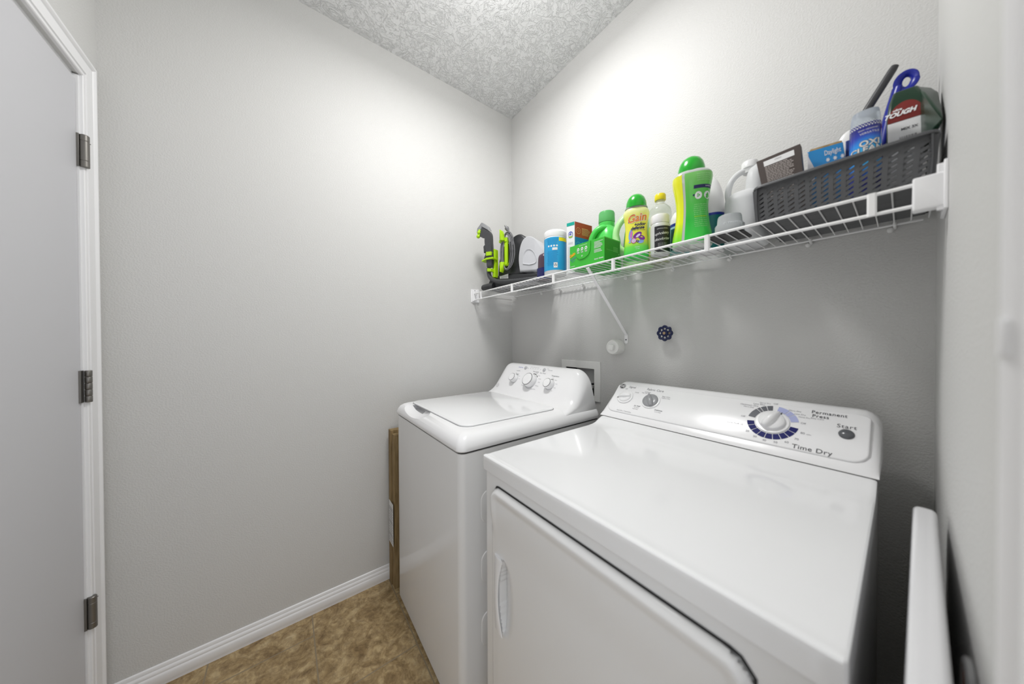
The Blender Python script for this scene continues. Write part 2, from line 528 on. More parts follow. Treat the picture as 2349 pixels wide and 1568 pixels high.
for x in (WX0+.05, WX1-.05):
    for y in (WY0+.05, WY1-.05):
        bm = NB(); lathe(bm, [(.022, 0), (.022, .012)], (x, y, 0), seg=12); fin('foot', bm, DARK, wm)
bm = NB()
prof = [(0, .8895), (-.002, .893), (-.001, .904), (.004, .917), (.012, .928), (.024, .936), (.038, .9405), (.052, .9415)]
rings = [rr_ring(WX0+d, WX1-d, WY0+d, WY1, max(.026-d*.2, .012), z, 8) for d, z in prof]
loft(bm, rings)
rim = fin('top_rim', bm, PLASTIC_W, wm)
cb = NB()
bmesh.ops.create_uvsphere(cb, u_segments=40, v_segments=20, radius=1)
for q in cb.verts:
    c = q.co
    q.co = V((.340+c.x*.150, -.800+c.y*.058, .962+c.z*.052))
boolean_cut(rim, cb)
cb = NB()   # the shadow slot under the lid's front lip
box(cb, .235, .36, -.768, -.735, .918, .9385)
boolean_cut(rim, cb)
# lid
bm = NB()
LX0, LX1, LY0, LY1 = .183, .722, -.760, -.305
ol = rrect(LX1-LX0, LY1-LY0, .045, 8)
slab(bm, ol, ((LX0+LX1)/2, (LY0+LY1)/2, .9418), (1, 0, 0), (0, 1, 0), (0, 0, 1), .0055, edge=.004)
fin('lid', bm, ENAMEL, wm)
bm = NB()
ol = rrect(LX1-LX0+.005, LY1-LY0+.005, .0475, 8)
slab(bm, ol, ((LX0+LX1)/2, (LY0+LY1)/2, .9405), (1, 0, 0), (0, 1, 0), (0, 0, 1), .0016)
fin('lid_gap', bm, mat('soft_seam', (.22, .22, .23), .6), wm)
# console: profile in (y, z) lofted along x, corners rounded
cp = [(-.300, .9415), (-.285, .953), (-.268, .972), (-.250, .9985), (-.224, 1.041), (-.197, 1.084), (-.185, 1.098), (-.172, 1.1035), (-.155, 1.104), (-.143, 1.095), (-.137, 1.06), (-.115, .8935)]
cpx = spline([(0, a, b) for a, b in cp], 4)
bm = NB()
rings = []
N = 44
for i in range(N+1):
    t = i/N
    s = -math.cos(PI*t)
    x = (WX0+WX1)/2+(WX1-WX0)/2*s
    d = (WX1-WX0)/2*(1-abs(s))
    r = .075
    drop = 0 if d > r else .085*(1-math.sqrt(max(0, 1-((r-d)/r)**2)))
    k = 1-drop/.199
    # the ends sweep forward into the rim
    e = max(0, (abs((x-(LX0+LX1)/2))-.262)/.07)
    e = min(1, e)
    ring = []
    for q in cpx:
        zz = .905+(q.z-.905)*k
        hh = (q.z-.905)/.2
        fr_ = max(0, min(1, (-.140-q.y)/.05))
        yy = q.y-.085*e*e*max(0, 1-hh*2.2)**2*fr_
        yy += (1-k)*.05*max(0, min(1, hh*2.5))*fr_
        ring.append(V((((WX0+WX1)/2+(x-(WX0+WX1)/2)*(.972-.035*max(0, hh))), yy, zz)))
    xb = (WX0+WX1)/2+(x-(WX0+WX1)/2)*.972
    ring.append(V((xb, -.115, .8935)))
    ring.append(V((xb, -.300-.085*e*e, .8935)))
    rings.append(ring)
loft(bm, rings)
fin('console', bm, PANEL_W, wm, smooth=50)
# knobs on the sloping face
WF0 = V((0, -.285, .9435)); WF1 = V((0, -.188, 1.096))
WS = (WF1-WF0).normalized(); WN = V((0, -WS.z, WS.y)); WXX = V((1, 0, 0))
def wpt(x, s, n=0): return V((x, 0, 0))+V((0, WF0.y, WF0.z))+WS*s+WN*n
def wknob(x, s, r, h):
    bm = NB()
    o = wpt(x, s, .0005)
    lathe(bm, [(r*.98, 0), (r, .002), (r*.95, h*.75), (r*.90, h*.9)], o, WN, 40)
    # a gripping ridge
    k = fin('control_knob', bm, PLASTIC_W, wm)
    bm = NB()
    lathe(bm, [(r*.90, h*.9), (r*.95, h*.93), (r*.95, h*.97), (r*.86, h*1.0)], o, WN, 40)
    fin('ring', bm, mat('ring_metal', (.42, .42, .44), .25, metal=.9), k)
    bm = NB()
    lathe(bm, [(r*.86, h*.97), (r*.84, h*1.03), (r*.01, h*1.03)], o, WN, 40)
    fin('cap', bm, PLASTIC_W, k)
    bm = NB()
    lathe(bm, [(r*1.16, 0), (r*1.14, .0008), (r*1.04, .0012)], wpt(x, s, 0), WN, 40)
    fin('base_ring', bm, mat('pale_grey', (.62, .62, .64), .35), k)
wknob(.326, .098, .0235, .026); wknob(.462, .098, .036, .030); wknob(.603, .096, .0245, .027)
for x in (.378, .524):
    bm = NB(); lathe(bm, [(.0095, 0), (.0095, .003), (.0075, .0045), (.001, .0048)], wpt(x, .170, .001), WN, 24)
    fin('button', bm, mat('grey_button', (.52, .52, .54), .35), wm)
bm = NB()
def wtext(s, size, x, sv, mi=0, **kw): text(bm, s, size, lambda u, v: wpt(x+u, sv+v, .0022), mi, **kw)
wtext('Deep Rinse', .0085, .336, .170, 1); wtext('Off   Low   Med   High   Max', .0055, .45, .178); 
for k in range(5): disc(bm, lambda u, v: wpt(u, v, .0022), .418+.0195*k, .170, .0016, n=8)
disc(bm, lambda u, v: wpt(u, v, .0022), .397, .169, .0022, n=8)
wtext('Lid Locked', .0065, .567, .171); wtext('Start', .0065, .548, .178); wtext('Start / Pause', .0085, .524, .151)
wtext('Load Size', .0085, .328, .148); wtext('Wash Cycles', .0085, .47, .154, bold=.01); wtext('Temperature', .0095, .615, .144, bold=.01)
for t, a in (('Auto', 95), ('Small', 65), ('Large', 35), ('Super', 5)):
    wtext(t, .006, .326+.038*math.cos(math.radians(a)), .098+.034*math.sin(math.radians(a)))
for t, a in (('Whites', 75), ('Colors', 48), ('Casuals', 24), ('Bulky', 2), ('Delicates', -22), ('Speed Wash', -50), ('Drain Spin', 215)):
    wtext(t, .0065, .466+.058*math.cos(math.radians(a)), .098+.050*math.sin(math.radians(a)))
for t, a in (('Hot', 85), ('Warm', 50), ('Cool', 15), ('Cold', -18), ('Tap', -50)):
    wtext(t, .0062, .603+.040*math.cos(math.radians(a)), .096+.036*math.sin(math.radians(a)))
for a0, a1, x, s, r, mi in ((62, 100, .464, .099, .0405, 2), (38, 56, .464, .099, .0405, 2), (70, 115, .604, .0965, .028, 2), (55, 100, .327, .0985, .0265, 2)):
    n = 8
    for k in range(n):
        a, b = math.radians(a0+(a1-a0)*k/n), math.radians(a0+(a1-a0)*(k+1)/n)
        poly(bm, lambda u, v: wpt(u, v, .0014), [(x+q*math.cos(t), s+q*math.sin(t)) for q, t in ((r, a), (r*1.09, a), (r*1.09, b), (r, b))], mi)
fin('printed_lettering', bm, [INK_L, INK_B, DARK], wm, smooth=0, recalc=False)
bm = NB()
disc(bm, lambda u, v: wpt(u, v, .0030), .206, .042, .0105, .0105, n=28, hole=.82)
text(bm, 'GE', .009, lambda u, v: wpt(.206+u, .042+v, .0030))
fin('emblem', bm, mat('grey_emblem', (.5, .5, .52), .3), wm, smooth=0, recalc=False)

# ================================================================ DRYER
DX0_, DX1_, DYF, DYB = .907, 1.592, -.790, -.10
dr = thing('clothes_dryer', 'white front-loading clothes dryer with a navy-ringed dial nearest the camera', 'dryer', ((DX0_+DX1_)/2, (DYF+DYB)/2, 0))
bm = NB()
loft(bm, [rr_ring(DX0_, DX1_, DYF, DYB, .010, z) for z in (.012, .8755)])
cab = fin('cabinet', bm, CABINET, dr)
for x in (DX0_+.05, DX1_-.05):
    for y in (DYF+.05, DYB-.05):
        bm = NB(); lathe(bm, [(.022, 0), (.022, .012)], (x, y, 0), seg=12); fin('foot', bm, DARK, dr)
# top panel with a rolled front edge and a flare up to the console
tp = [(-.796, .8780), (-.7965, .905), (-.7965, .9110), (-.7955, .9145), (-.7930, .9168), (-.7895, .9176), (-.784, .9174), (-.779, .9163), (-.765, .9160), (-.70, .9165), (-.45, .9180), (-.33, .9182), (-.305, .9195), (-.283, .924), (-.262, .9335), (-.247, .9395), (-.238, .9400), (-.238, .8780)]
bm = NB()
rings = []
for x, ins in ((.9015, .012), (.9020, .006), (.9045, .002), (.910, 0), (1.25, 0), (1.587, 0), (1.5925, .002), (1.595, .006), (1.5955, .012)):
    ring = []
    for y, z in tp:
        yy = max(y, -.7965+ins*1.2) if y < -.7 else y
        zz = min(z, z-ins*.5) if z > .908 else z
        ring.append(V((x, yy, zz)))
    rings.append(ring)
loft(bm, rings)
fin('top_panel', bm, ENAMEL, dr, smooth=28, bevel=.0)
bm = NB(); loft(bm, [rr_ring(DX0_+.001, DX1_-.001, -.789, -.11, .01, z) for z in (.8757, .8778)]); fin('seam', bm, MC['soft_seam'], dr)
# console
kp = [(-.2405, .9425), (-.2390, .9455), (-.225, .9585), (-.135, 1.0475), (-.127, 1.0545), (-.112, 1.063), (-.095, 1.066), (-.078, 1.060), (-.066, 1.045), (-.060, .9425)]
DS = V((0, .125, .12)).normalized(); DN = V((0, -DS.z, DS.y)); D0 = V((0, -.24, .942))
def dpt(x, s, n=0): return V((x, 0, 0))+D0+DS*s+DN*n
bm = NB(); rings = []
CX0, CX1 = .8945, 1.598
for i in range(33):
    t = i/32; s = -math.cos(PI*t)
    x = (CX0+CX1)/2+(CX1-CX0)/2*s
    d = (CX1-CX0)/2*(1-abs(s))      # distance from the end
    r = .034
    k = 1 if d > r else math.sqrt(max(0, 1-((r-d)/r)**2))
    k = .70+.30*k
    ring = []
    for y, z in kp:
        h = (z-.9425)
        ring.append(V((x, y+(1-k)*.05*(h/.12) if y < -.09 else y, .9425+h*k)))
    rings.append(ring)
loft(bm, rings)
con = fin('console', bm, PANEL_W, dr, smooth=50)
# raised fascia
def fas(x0, x1, s0, s1, r0):
    pts = []
    for cx_, cs_, a0, rr_ in ((x1-r0, s1-.012, 0, (r0, .012)), (x0+r0, s1-.012, 90, (r0, .012)), (x0+r0, s0+r0, 180, (r0, r0)), (x1-r0, s0+r0, 270, (r0, r0))):
        for k in range(9):
            a = math.radians(a0+90*k/8); pts.append((cx_+rr_[0]*math.cos(a), cs_+rr_[1]*math.sin(a)))
    return pts
bm = NB(); slab(bm, fas(.908, 1.583, .026, .162, .030), D0-DN*.001, (1, 0, 0), DS, DN, .0065, edge=.004)
fin('fascia', bm, PANEL_W, con)
FH = .0057
def dfn(x0=0, s0=0, n=.0006): return lambda u, v: dpt(x0+u, s0+v, FH+n)
bm = NB()
def dtext(s, size, x, sv, mi=0, **kw): text(bm, s, size, dfn(x, sv), mi, **kw)
dtext('Signal', .0125, .972, .150, 1, shear=.15); dtext('Fabric Care', .0135, 1.064, .150, 1, shear=.15)
dtext('Auto Dry / Timed Dry', .0065, .985, .034, 1); dtext('Off', .007, .950, .138, 1); dtext('Loud', .007, 1.0, .128, 1)
dtext('Cottons', .007, 1.040, .137, 1); dtext('High Heat', .0055, 1.030, .131, 1); dtext('Easy Care', .007, 1.112, .127, 1); dtext('Medium Heat', .0055, 1.113, .120, 1)
dtext('Air Fluff', .0075, 1.025, .067, 1, bold=.02); dtext('No Heat', .0055, 1.025, .060, 1); dtext('Fluff Only', .0055, 1.023, .053, 1)
dtext('Delicates', .0075, 1.106, .065, 1, bold=.02); dtext('Low Heat', .0055, 1.106, .057, 1)
dtext('Permanent', .0134, 1.513, .149, bold=.006, space=1.08); dtext('Press', .0134, 1.499, .137, bold=.006, space=1.08); dtext('Easy Care', .006, 1.494, .129, 1)
dtext('Time Dry', .0172, 1.492, .035, bold=.002, space=1.05); dtext('Start', .0150, 1.545, .118, bold=.0, space=1.12)
dtext('Off', .0075, 1.408, .159, 1); dtext('Off', .0075, 1.470, .108, 1); dtext('Off', .0075, 1.343, .1, 1)
dtext('More Dry', .0062, 1.450, .144, 1); dtext('Less Dry', .0062, 1.461, .135, 1); dtext('Damp Dry', .0052, 1.470, .127, 1)
dtext('Optimum Dry', .0075, 1.350, .143, 1); dtext('More Dry', .006, 1.350, .136, 1); dtext('Less Dry', .0075, 1.372, .1505, 1); dtext('Damp Dry', .0058, 1.385, .157, 1)
dtext('Quick Fluff 10', .0075, 1.327, .071, 1)
for t, x, s in (('20', 1.362, .053), ('30', 1.381, .0405), ('40', 1.402, .0345), ('50', 1.425, .0355), ('60', 1.446, .0425), ('70', 1.463, .057), ('80', 1.472, .078)):
    dtext(t, .0085, x, s, 1)
dtext('min.', .0055, 1.484, .077, 1)
disc(bm, dfn(0, 0, .0006), .929, .149, .0125, n=28, mi=2)
disc(bm, dfn(0, 0, .0009), .929, .149, .0112, n=28, mi=3, hole=.88)
text(bm, 'GE', .013, dfn(.929, .149, .0009), 3, bold=.03)
fin('printed_lettering', bm, [INK, INK_L, DARK, PLASTIC_W], con, smooth=0, recalc=False)
# dial ring: printed wedges
DCx, DCs = 1.409, .0965
bm = NB()
def wedge(a0, a1, r0, r1, mi, n=.0005):
    m = max(2, int(abs(a1-a0)/4))
    for k in range(m):
        a, b = math.radians(a0+(a1-a0)*k/m), math.radians(a0+(a1-a0)*(k+1)/m)
        poly(bm, dfn(0, 0, n), [(DCx+r*math.cos(t), DCs+r*math.sin(t)) for r, t in ((r0, a), (r1, a), (r1, b), (r0, b))], mi)
R0, R1 = .0385, .0545
e = 187
for k in range(9):
    wedge(e+k*18.5+.9, e+(k+1)*18.5-.9, R0, R1, 0)
for a0, a1 in ((14, 38), (40, 54), (56, 82)): wedge(a0, a1, R0, R1, 1)
for a0, a1 in ((96, 110), (112, 126), (128, 136), (138, 172)): wedge(a0, a1, R0, R1, 2)
fin('dial_scale', bm, [NAVY, LAV, GREYP], con, smooth=0, recalc=False)
def dknob(x, s, r, rd, h, mt, point, pm, name='control_knob'):
    bm = NB()
    lathe(bm, [(rd, 0), (rd, .002), (rd*.96, .0035), (r*1.02, .004)], dpt(x, s, FH), DN, 48)
    k = fin(name, bm, PLASTIC_W, dr)
    bm = NB()
    lathe(bm, [(r, .003), (r*1.01, .006), (r*.98, h*.35), (r*.93, h*.42), (r*.5, h*.5), (.001, h*.5)], dpt(x, s, FH), DN, 48)
    # raised grip blade across the knob
    a = math.radians(point)
    rings = []
    for q in (-.96, -.7, -.3, 0, .3, .7, .96, 1.04):
        wv = r*(.40-.22*max(0, q))*(1-abs(q)**6*.4)
        hh = h*(1.0-.35*q*q)
        ring = []
        for u, w in ((-1, .25), (-.85, .7), (-.5, .95), (0, 1), (.5, .95), (.85, .7), (1, .25)):
            px = x+r*q*math.cos(a)-wv*u*math.sin(a); ps = s+r*q*math.sin(a)+wv*u*math.cos(a)
            ring.append(dpt(px, ps, FH+hh*w))
        rings.append(ring)
    loft(bm, rings)
    fin('grip', bm, mt, k, smooth=60)
    bm = NB()
    t = r*1.12
    poly(bm, dfn(0, 0, .0048), [(x+(t+q)*math.cos(a+b), s+(t+q)*math.sin(a+b)) for q, b in ((-.002, -.11), (-.002, .11), (.006*r/.025, 0))])
    fin('pointer', bm, pm, k, smooth=0)
dknob(.962, .099, .0240, .0315, .018, PLASTIC_W, 200, DARK)
dknob(1.065, .099, .0275, .0335, .019, KNOBG, 118, GREYP)
dknob(DCx, DCs, .0285, .0365, .030, PLASTIC_W, 62, INK)
bm = NB(); lathe(bm, [(.0135, 0), (.0135, .001), (.012, .004), (.008, .0062), (.001, .007)], dpt(1.546, .097, FH), DN, 32)
fin('start_button', bm, mat('start_grey', (.12, .125, .135), .18), dr)
# door on the front: pressed panel with a rolled top edge and a scooped handle
bm = NB()
Xd0, Xd1, Zd0, Zd1 = .950, 1.520, .13, .846
nx, nz = 230, 180
xs = [Xd0+(Xd1-Xd0)*i/nx for i in range(nx+1)]
zs = [Zd0+(Zd1-Zd0)*j/nz for j in range(nz+1)]
def sm(a, b, t):
    t = max(0, min(1, (t-a)/(b-a))); return t*t*(3-2*t)
def dh(x, z):
    # rounded-rect distance from the door edge
    r = .035
    dx = abs(x-(Xd0+Xd1)/2)-((Xd1-Xd0)/2-r); dz = abs(z-(Zd0+Zd1)/2)-((Zd1-Zd0)/2-r)
    d = r-(math.hypot(max(dx, 0), max(dz, 0))+min(max(dx, dz), 0))
    top = sm(.70, .80, z)
    soft = .12
    hgt = .010*sm(0, .007, d) if top > .01 else 0
    hgt = .010*(sm(0, .008, d)*top+soft*sm(0, .03, d)*(1-top)) - .004*sm(.010, .03, d)*top
    # scoop beside the grip
    zc = (z-.573)/.098
    if abs(zc) < 1:
        w = math.sqrt(1-zc*zc)
        xg = .983+.017*(zc*zc)          # the recess starts under the grip
        q = (x-xg)/(.062*w+.003)
        if 0 < q < 1: hgt -= .027*w*(1-q)**1.7
    return hgt
gv = {}
for j, z in enumerate(zs):
    for i, x in enumerate(xs):
        r = .035
        dx = abs(x-(Xd0+Xd1)/2)-((Xd1-Xd0)/2-r); dz = abs(z-(Zd0+Zd1)/2)-((Zd1-Zd0)/2-r)
        d = r-(math.hypot(max(dx, 0), max(dz, 0))+min(max(dx, dz), 0))
        if d >= -.0015: gv[i, j] = bm.verts.new((x, DYF-.0012-dh(x, z), z))
for j in range(nz):
    for i in range(nx):
        q = [gv.get(k) for k in ((i, j), (i+1, j), (i+1, j+1), (i, j+1))]
        if all(q): bm.faces.new(q)
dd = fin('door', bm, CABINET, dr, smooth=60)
sol = dd.modifiers.new('s', 'SOLIDIFY'); sol.thickness = .004; sol.offset = 1
# the recess behind the scoop is cut into the cabinet
cb = NB(); box(cb, .97, 1.055, DYF-.02, DYF+.028, .46, .69); boolean_cut(cab, cb)
# dark joint over the door
bm = NB()
loft(bm, [[V((x, -.7905, z)) for x, z in ((.958, .838), (.966, .8495), (.975, .8515), (1.495, .8515), (1.508, .8485), (1.523, .832), (1.523, .80), (1.519, .80), (1.519, .831), (1.505, .8455), (1.494, .8468), (.977, .8468), (.969, .8455), (.962, .838))],
          [V((x, -.7922, z)) for x, z in ((.958, .838), (.966, .8495), (.975, .8515), (1.495, .8515), (1.508, .8485), (1.523, .832), (1.523, .80), (1.519, .80), (1.519, .831), (1.505, .8455), (1.494, .8468), (.977, .8468), (.969, .8455), (.962, .838))]])
fin('door_joint', bm, GREY_SEAM, dr, smooth=0)
# grip
bm = NB(); rings = []
for k in range(25):
    t = -1+2*k/24; z = .573+t*.097
    xe = .990+.017*t*t
    x0 = .964
    h = .0105-.0035*t*t
    rings.append([V((x0, -.7965, z)), V((x0+.006, -.797-h*.55, z)), V((x0+(xe-x0)*.6, -.797-h*.95, z)), V((xe-.0015, -.797-h, z)), V((xe+.0005, -.797-h*.85, z)), V((xe-.001, -.797-h*.62, z)), V((xe-.012, -.7965-h*.2, z)), V((xe-.018, -.792, z))])
loft(bm, rings)
fin('handle', bm, PLASTIC_W, dd, smooth=60)

# ================================================================ BOARD, BIN AND CARDBOARD
pb = NB()
ol = []
YB, YT = .0, .953
# rounded panel seen from its end: outline in (y, z), thickness in x
for cy_, cz_, a0 in ((-.385, .915, 0), (-.955, .905, 90), (-.955, .04, 180), (-.385, .04, 270)):
    for k in range(9):
        a = math.radians(a0+90*k/8); ol.append((cy_+.04*math.cos(a), cz_+.04*math.sin(a)))
def inset_outline(o_, d):
    n = len(o_); out = []
    for i in range(n):
        a = o_[i-1]; c = o_[(i+1) % n]; tx, ty = c[0]-a[0], c[1]-a[1]; l = math.hypot(tx, ty) or 1
        out.append((o_[i][0]-ty/l*d, o_[i][1]+tx/l*d))
    return out
rings = []
for k in range(-6, 7):
    a = PI/2*k/6; th = .0125; e = .0085
    d = e*(1-math.cos(a)); off = (th-e)*(1 if a > 0 else -1 if a < 0 else 0)+e*math.sin(a)
    rings.append([V((1.6513+off+(y+.35)*.020, y, z)) for y, z in inset_outline(ol, d)])
loft(pb, rings)
bd = fin('plastic_board', pb, mat('glossy_white', (.80, .80, .82), .12, coat=.4), smooth=50)
tag(bd, 'glossy white plastic board standing on edge between dryer and right wall', 'board')
wd = thing('wall_disc', 'orange-brown round piece with a pale rim low on the right wall behind the board', 'disc', (X3, -.66, .86))
bm = NB(); lathe(bm, [(.026, 0), (.026, .0035), (.020, .0045), (.001, .005)], (X3, -.66, .862), (-1, 0, 0), 24); fin('face', bm, mat('rust_orange', srgb(190, 100, 52), .5), wd)
bm = NB(); lathe(bm, [(.034, 0), (.034, .004), (.030, .006), (.0262, .0055), (.0262, 0)], (X3, -.66, .862), (-1, 0, 0), 24); fin('ring', bm, PLASTIC_W, wd)

cbx = thing('cardboard_box', 'flat brown cardboard box standing between the washer and the left wall', 'cardboard box', (.06, -.5, 0))
CARD = mat('cardboard', srgb(150, 126, 88), .8)
v = texco(CARD, (1, 1, .15)); lk(CARD, ramp(CARD, noise(CARD, v, 60, 3, .6), [(.3, srgb(122, 101, 66)), (.7, srgb(158, 135, 96))]), bsdf(CARD).inputs['Base Color'])
bm = NB(); box(bm, .022, .060, -.822, -.25, .0, .785); fin('carton', bm, CARD, cbx, bevel=.002)
bm = NB(); box(bm, .063, .098, -.816, -.25, .0, .770); fin('sleeve', bm, CARD, cbx, bevel=.002)
bm = NB(); box(bm, .030, .0985, -.8236, -.8222, .215, .425, 0)
for k in range(14): box(bm, .034, .095, -.8242, -.8236, .225+.013*k, .231+.013*k+(.004 if k % 5 == 2 else 0), 1)
fin('shipping_label', bm, [mat('paper_white', (.75, .75, .74), .7), mat('label_grey', (.45, .45, .46), .7)], cbx, smooth=0)


# ================================================================ WIRE SHELF
SZ = 1.529; SY = -.305
sh = thing('wire_shelf', 'long white wire shelf running across the back wall', 'shelf', (X3/2, -.15, SZ))
bm = NB()
n = int((X3-.02)/.0254)
for k in range(n+1):
    x = .012+.0254*k
    if x > X3-.008: break
    tube(bm, [(x, -.012, SZ+.0022), (x, SY+.002, SZ+.0022), (x, SY-.0022, SZ+.0002)], .00145, 6)
fin('cross_wires', bm, WIREW, sh)
for nm, y, z, r, x0, x1 in (('front_rod', SY, SZ-.001, .0036, .012, 1.66), ('lip_rod', SY, SZ-.040, .0036, .012, 1.66), ('rear_rod', -.018, SZ-.001, .0028, .03, 1.655), ('middle_rod', -.16, SZ-.001, .0022, .012, 1.66)):
    bm = NB(); tube(bm, [(x0, y, z), (x1, y, z)], r, 10); fin(nm, bm, WIREW, sh)
for k, x in enumerate((.0958, .4, .70, .998, 1.296, 1.588)):
    bm = NB()
    w = .0065
    loft(bm, [[V((x-w, SY-.003, z)), V((x-w*.6, SY-.006, z)), V((x+w*.6, SY-.006, z)), V((x+w, SY-.003, z)), V((x+w, SY+.002, z)), V((x-w, SY+.002, z))] for z in (SZ-.043, SZ+.002)])
    fin('spacer', bm, WIREW, sh)
# end brackets
bm = NB()
box(bm, 0, .004, -.322, -.268, 1.474, 1.556); box(bm, .003, .016, SY-.010, SY+.012, 1.480, 1.545)
box(bm, .003, .012, -.285, -.268, 1.474, 1.556)
e1 = fin('end_bracket', bm, PLASTIC_W, sh, bevel=.002)
for z in (1.548, 1.481):
    bm = NB(); lathe(bm, [(.0028, 0), (.0028, .0012)], (.004, -.296, z), (1, 0, 0), 10)
    fin('screw', bm, GREYP, e1)
bm = NB()
ol = rrect(.036, .060, .003, 3)
slab(bm, ol, (1.654, SY+.010, SZ-.0225), (1, 0, 0), (0, 0, 1), (0, -1, 0), .024, edge=.003)
box(bm, X3-.005, X3, -.322, -.24, 1.470, 1.556); box(bm, X3-.012, X3-.004, SY-.012, SY-.004, 1.470, 1.552)
fin('end_bracket', bm, PLASTIC_W, sh, bevel=.0015)
# wall clips along the rear rod
for x in (.05, .30, .455, .62, .86, 1.066, 1.258, 1.455, 1.606):
    bm = NB()
    lathe(bm, [(.0062, 0), (.0062, .010), (.003, .014)], (x, -.001, SZ-.010), (0, -1, 0), 14)
    tube(bm, spline([(x+.007, -.006, SZ-.008), (x+.007, -.022, SZ-.004), (x+.007, -.024, SZ+.003)]), .0030, 8)
    fin('wall_clip', bm, mat('clip_plastic', (.84, .84, .83), .3), sh)
# diagonal brace
bm = NB()
P0, P1 = V((.876, SY+.010, SZ-.006)), V((.861, -.003, 1.262))
d = (P1-P0).normalized(); sx = V((1, 0, 0)); nn = d.cross(sx).normalized()
loft(bm, [[p+sx*a*.0078+nn*b for a, b in ((-1, .0012), (-.8, -.003), (.8, -.003), (1, .0012), (.6, .0025), (-.6, .0025))] for p in (P0, P1)])
ft = [(-.0085, 1.226), (-.0045, 1.2225), (.0045, 1.2225), (.0085, 1.226), (.0085, 1.268), (-.0085, 1.268)]
loft(bm, [[V((.861+a, y, z)) for a, z in ft] for y in (-.0005, -.0035)])
br_ = fin('brace', bm, PLASTIC_W, sh, bevel=.0006)
bm = NB(); lathe(bm, [(.0032, 0), (.003, .0015), (.001, .002)], (.861, -.0035, 1.240), (0, -1, 0), 12)
fin('screw', bm, GREYP, br_)
SHZ = SZ+.0037+.0003   # top of the wires


# ================================================================ THINGS ON THE SHELF
WHITEP = mat('bottle_white', (.82, .82, .82), .3)
GREEN = mat('bright_green_cap', srgb(28, 168, 40), .22, coat=.4)
# ---- spot carpet cleaner
CL = thing('carpet_cleaner', 'small dark grey portable carpet cleaner with lime green clips in the corner', 'carpet cleaner', (.30, -.17, SHZ))
ca, sa = math.cos(math.radians(20)), math.sin(math.radians(20))
def cp3(s, d, z): return V((.14+s*ca-d*sa, -.295+s*sa+d*ca, z))
CG = mat('charcoal_plastic', (.030, .031, .034), .38)
CG2 = mat('dark_grey_plastic', (.055, .057, .061), .35)
LIME = mat('lime_plastic', srgb(172, 216, 24), .3)
CORD = mat('cord_grey', (.17, .17, .18), .4)
TANK = mat('frosted_tank', (.80, .81, .84), .28, trans=.35, ior=1.2)
zb = SHZ
def prism(bm, pts, d0, d1, mi=0, taper=0.0):
    """outline (s, z) between depths d0..d1"""
    cs = sum(p[0] for p in pts)/len(pts); cz_ = sum(p[1] for p in pts)/len(pts)
    def rg(d, k): return [cp3(cs+(p[0]-cs)*k, d, cz_+(p[1]-cz_)*k) for p in pts]
    loft(bm, [rg(d0, 1-taper), rg(d0+.006, 1), rg(d1-.006, 1), rg(d1, 1-taper)], mi)
bm = NB()
prism(bm, [(.00, zb), (.352, zb), (.356, zb+.03), (.352, zb+.062), (.22, zb+.072), (.12, zb+.082), (.02, zb+.078), (.0, zb+.04)], .012, .150, taper=.03)
fin('base', bm, CG, CL, bevel=.006)
bm = NB()
pts = [(.066, zb+.07)]+[(p.x, p.z) for p in spline([(.070, 0, 1.66), (.082, 0, 1.73), (.105, 0, 1.775), (.140, 0, 1.79), (.180, 0, 1.822), (.215, 0, 1.828), (.243, 0, 1.812), (.262, 0, 1.78), (.25, 0, 1.70), (.24, 0, zb+.07)], 4)]
prism(bm, pts, .02, .145, taper=.06)
fin('body', bm, CG, CL, smooth=50)
bm = NB()
pts = [(p.x, p.z) for p in spline([(.222, 0, 1.614), (.214, 0, 1.68), (.222, 0, 1.745), (.242, 0, 1.788), (.275, 0, 1.802), (.312, 0, 1.785), (.345, 0, 1.745), (.366, 0, 1.705), (.366, 0, 1.65), (.357, 0, 1.606)], 5)]
prism(bm, pts, .008, .140, taper=.05)
fin('water_tank', bm, TANK, CL, smooth=50)
bm = NB()
pts = [(p.x, p.z) for p in spline([(.245, 0, 1.655), (.247, 0, 1.70), (.268, 0, 1.728), (.300, 0, 1.722), (.322, 0, 1.69), (.325, 0, 1.652), (.285, 0, 1.645)], 4)]
cs = .287; cz_ = 1.688
loft(bm, [[cp3(cs+(a-cs)*k, d, cz_+(b-cz_)*k) for a, b in pts] for k, d in ((1.05, .0095), (1.0, .004), (.93, .005), (.8, .0105))])
fin('tank_grip', bm, TANK, CL, smooth=60)
# lime cord wrap
bm = NB()
box(bm, 0, .020, 0, .012, 0, .16, M=Matrix(((ca, -sa, 0, cp3(.132, -.008, 0).x), (sa, ca, 0, cp3(.132, -.008, 0).y), (0, 0, 1, 1.655), (0, 0, 0, 1))))
for z0, z1 in ((1.795, 1.852), (1.675, 1.618)):
    sgn = 1 if z1 > z0 else -1
    rings = []
    for t in (0, .25, .5, .75, 1):
        w = .016*(1-t**2*.9); zc = z0+(z1-z0)*t
        rings.append([cp3(.124-w*.9, -.022-.012*t, zc), cp3(.124, -.034-.010*t, zc), cp3(.124+w*.9, -.022-.012*t, zc), cp3(.124+w, -.008, zc), cp3(.124-w, -.008, zc)])
    loft(bm, rings)
prism(bm, [(.098, 1.79), (.150, 1.79), (.150, 1.805), (.098, 1.805)], -.012, .02)
prism(bm, [(.100, 1.66), (.150, 1.66), (.150, 1.675), (.100, 1.675)], -.012, .02)
fin('cord_hook', bm, LIME, CL, bevel=.002)
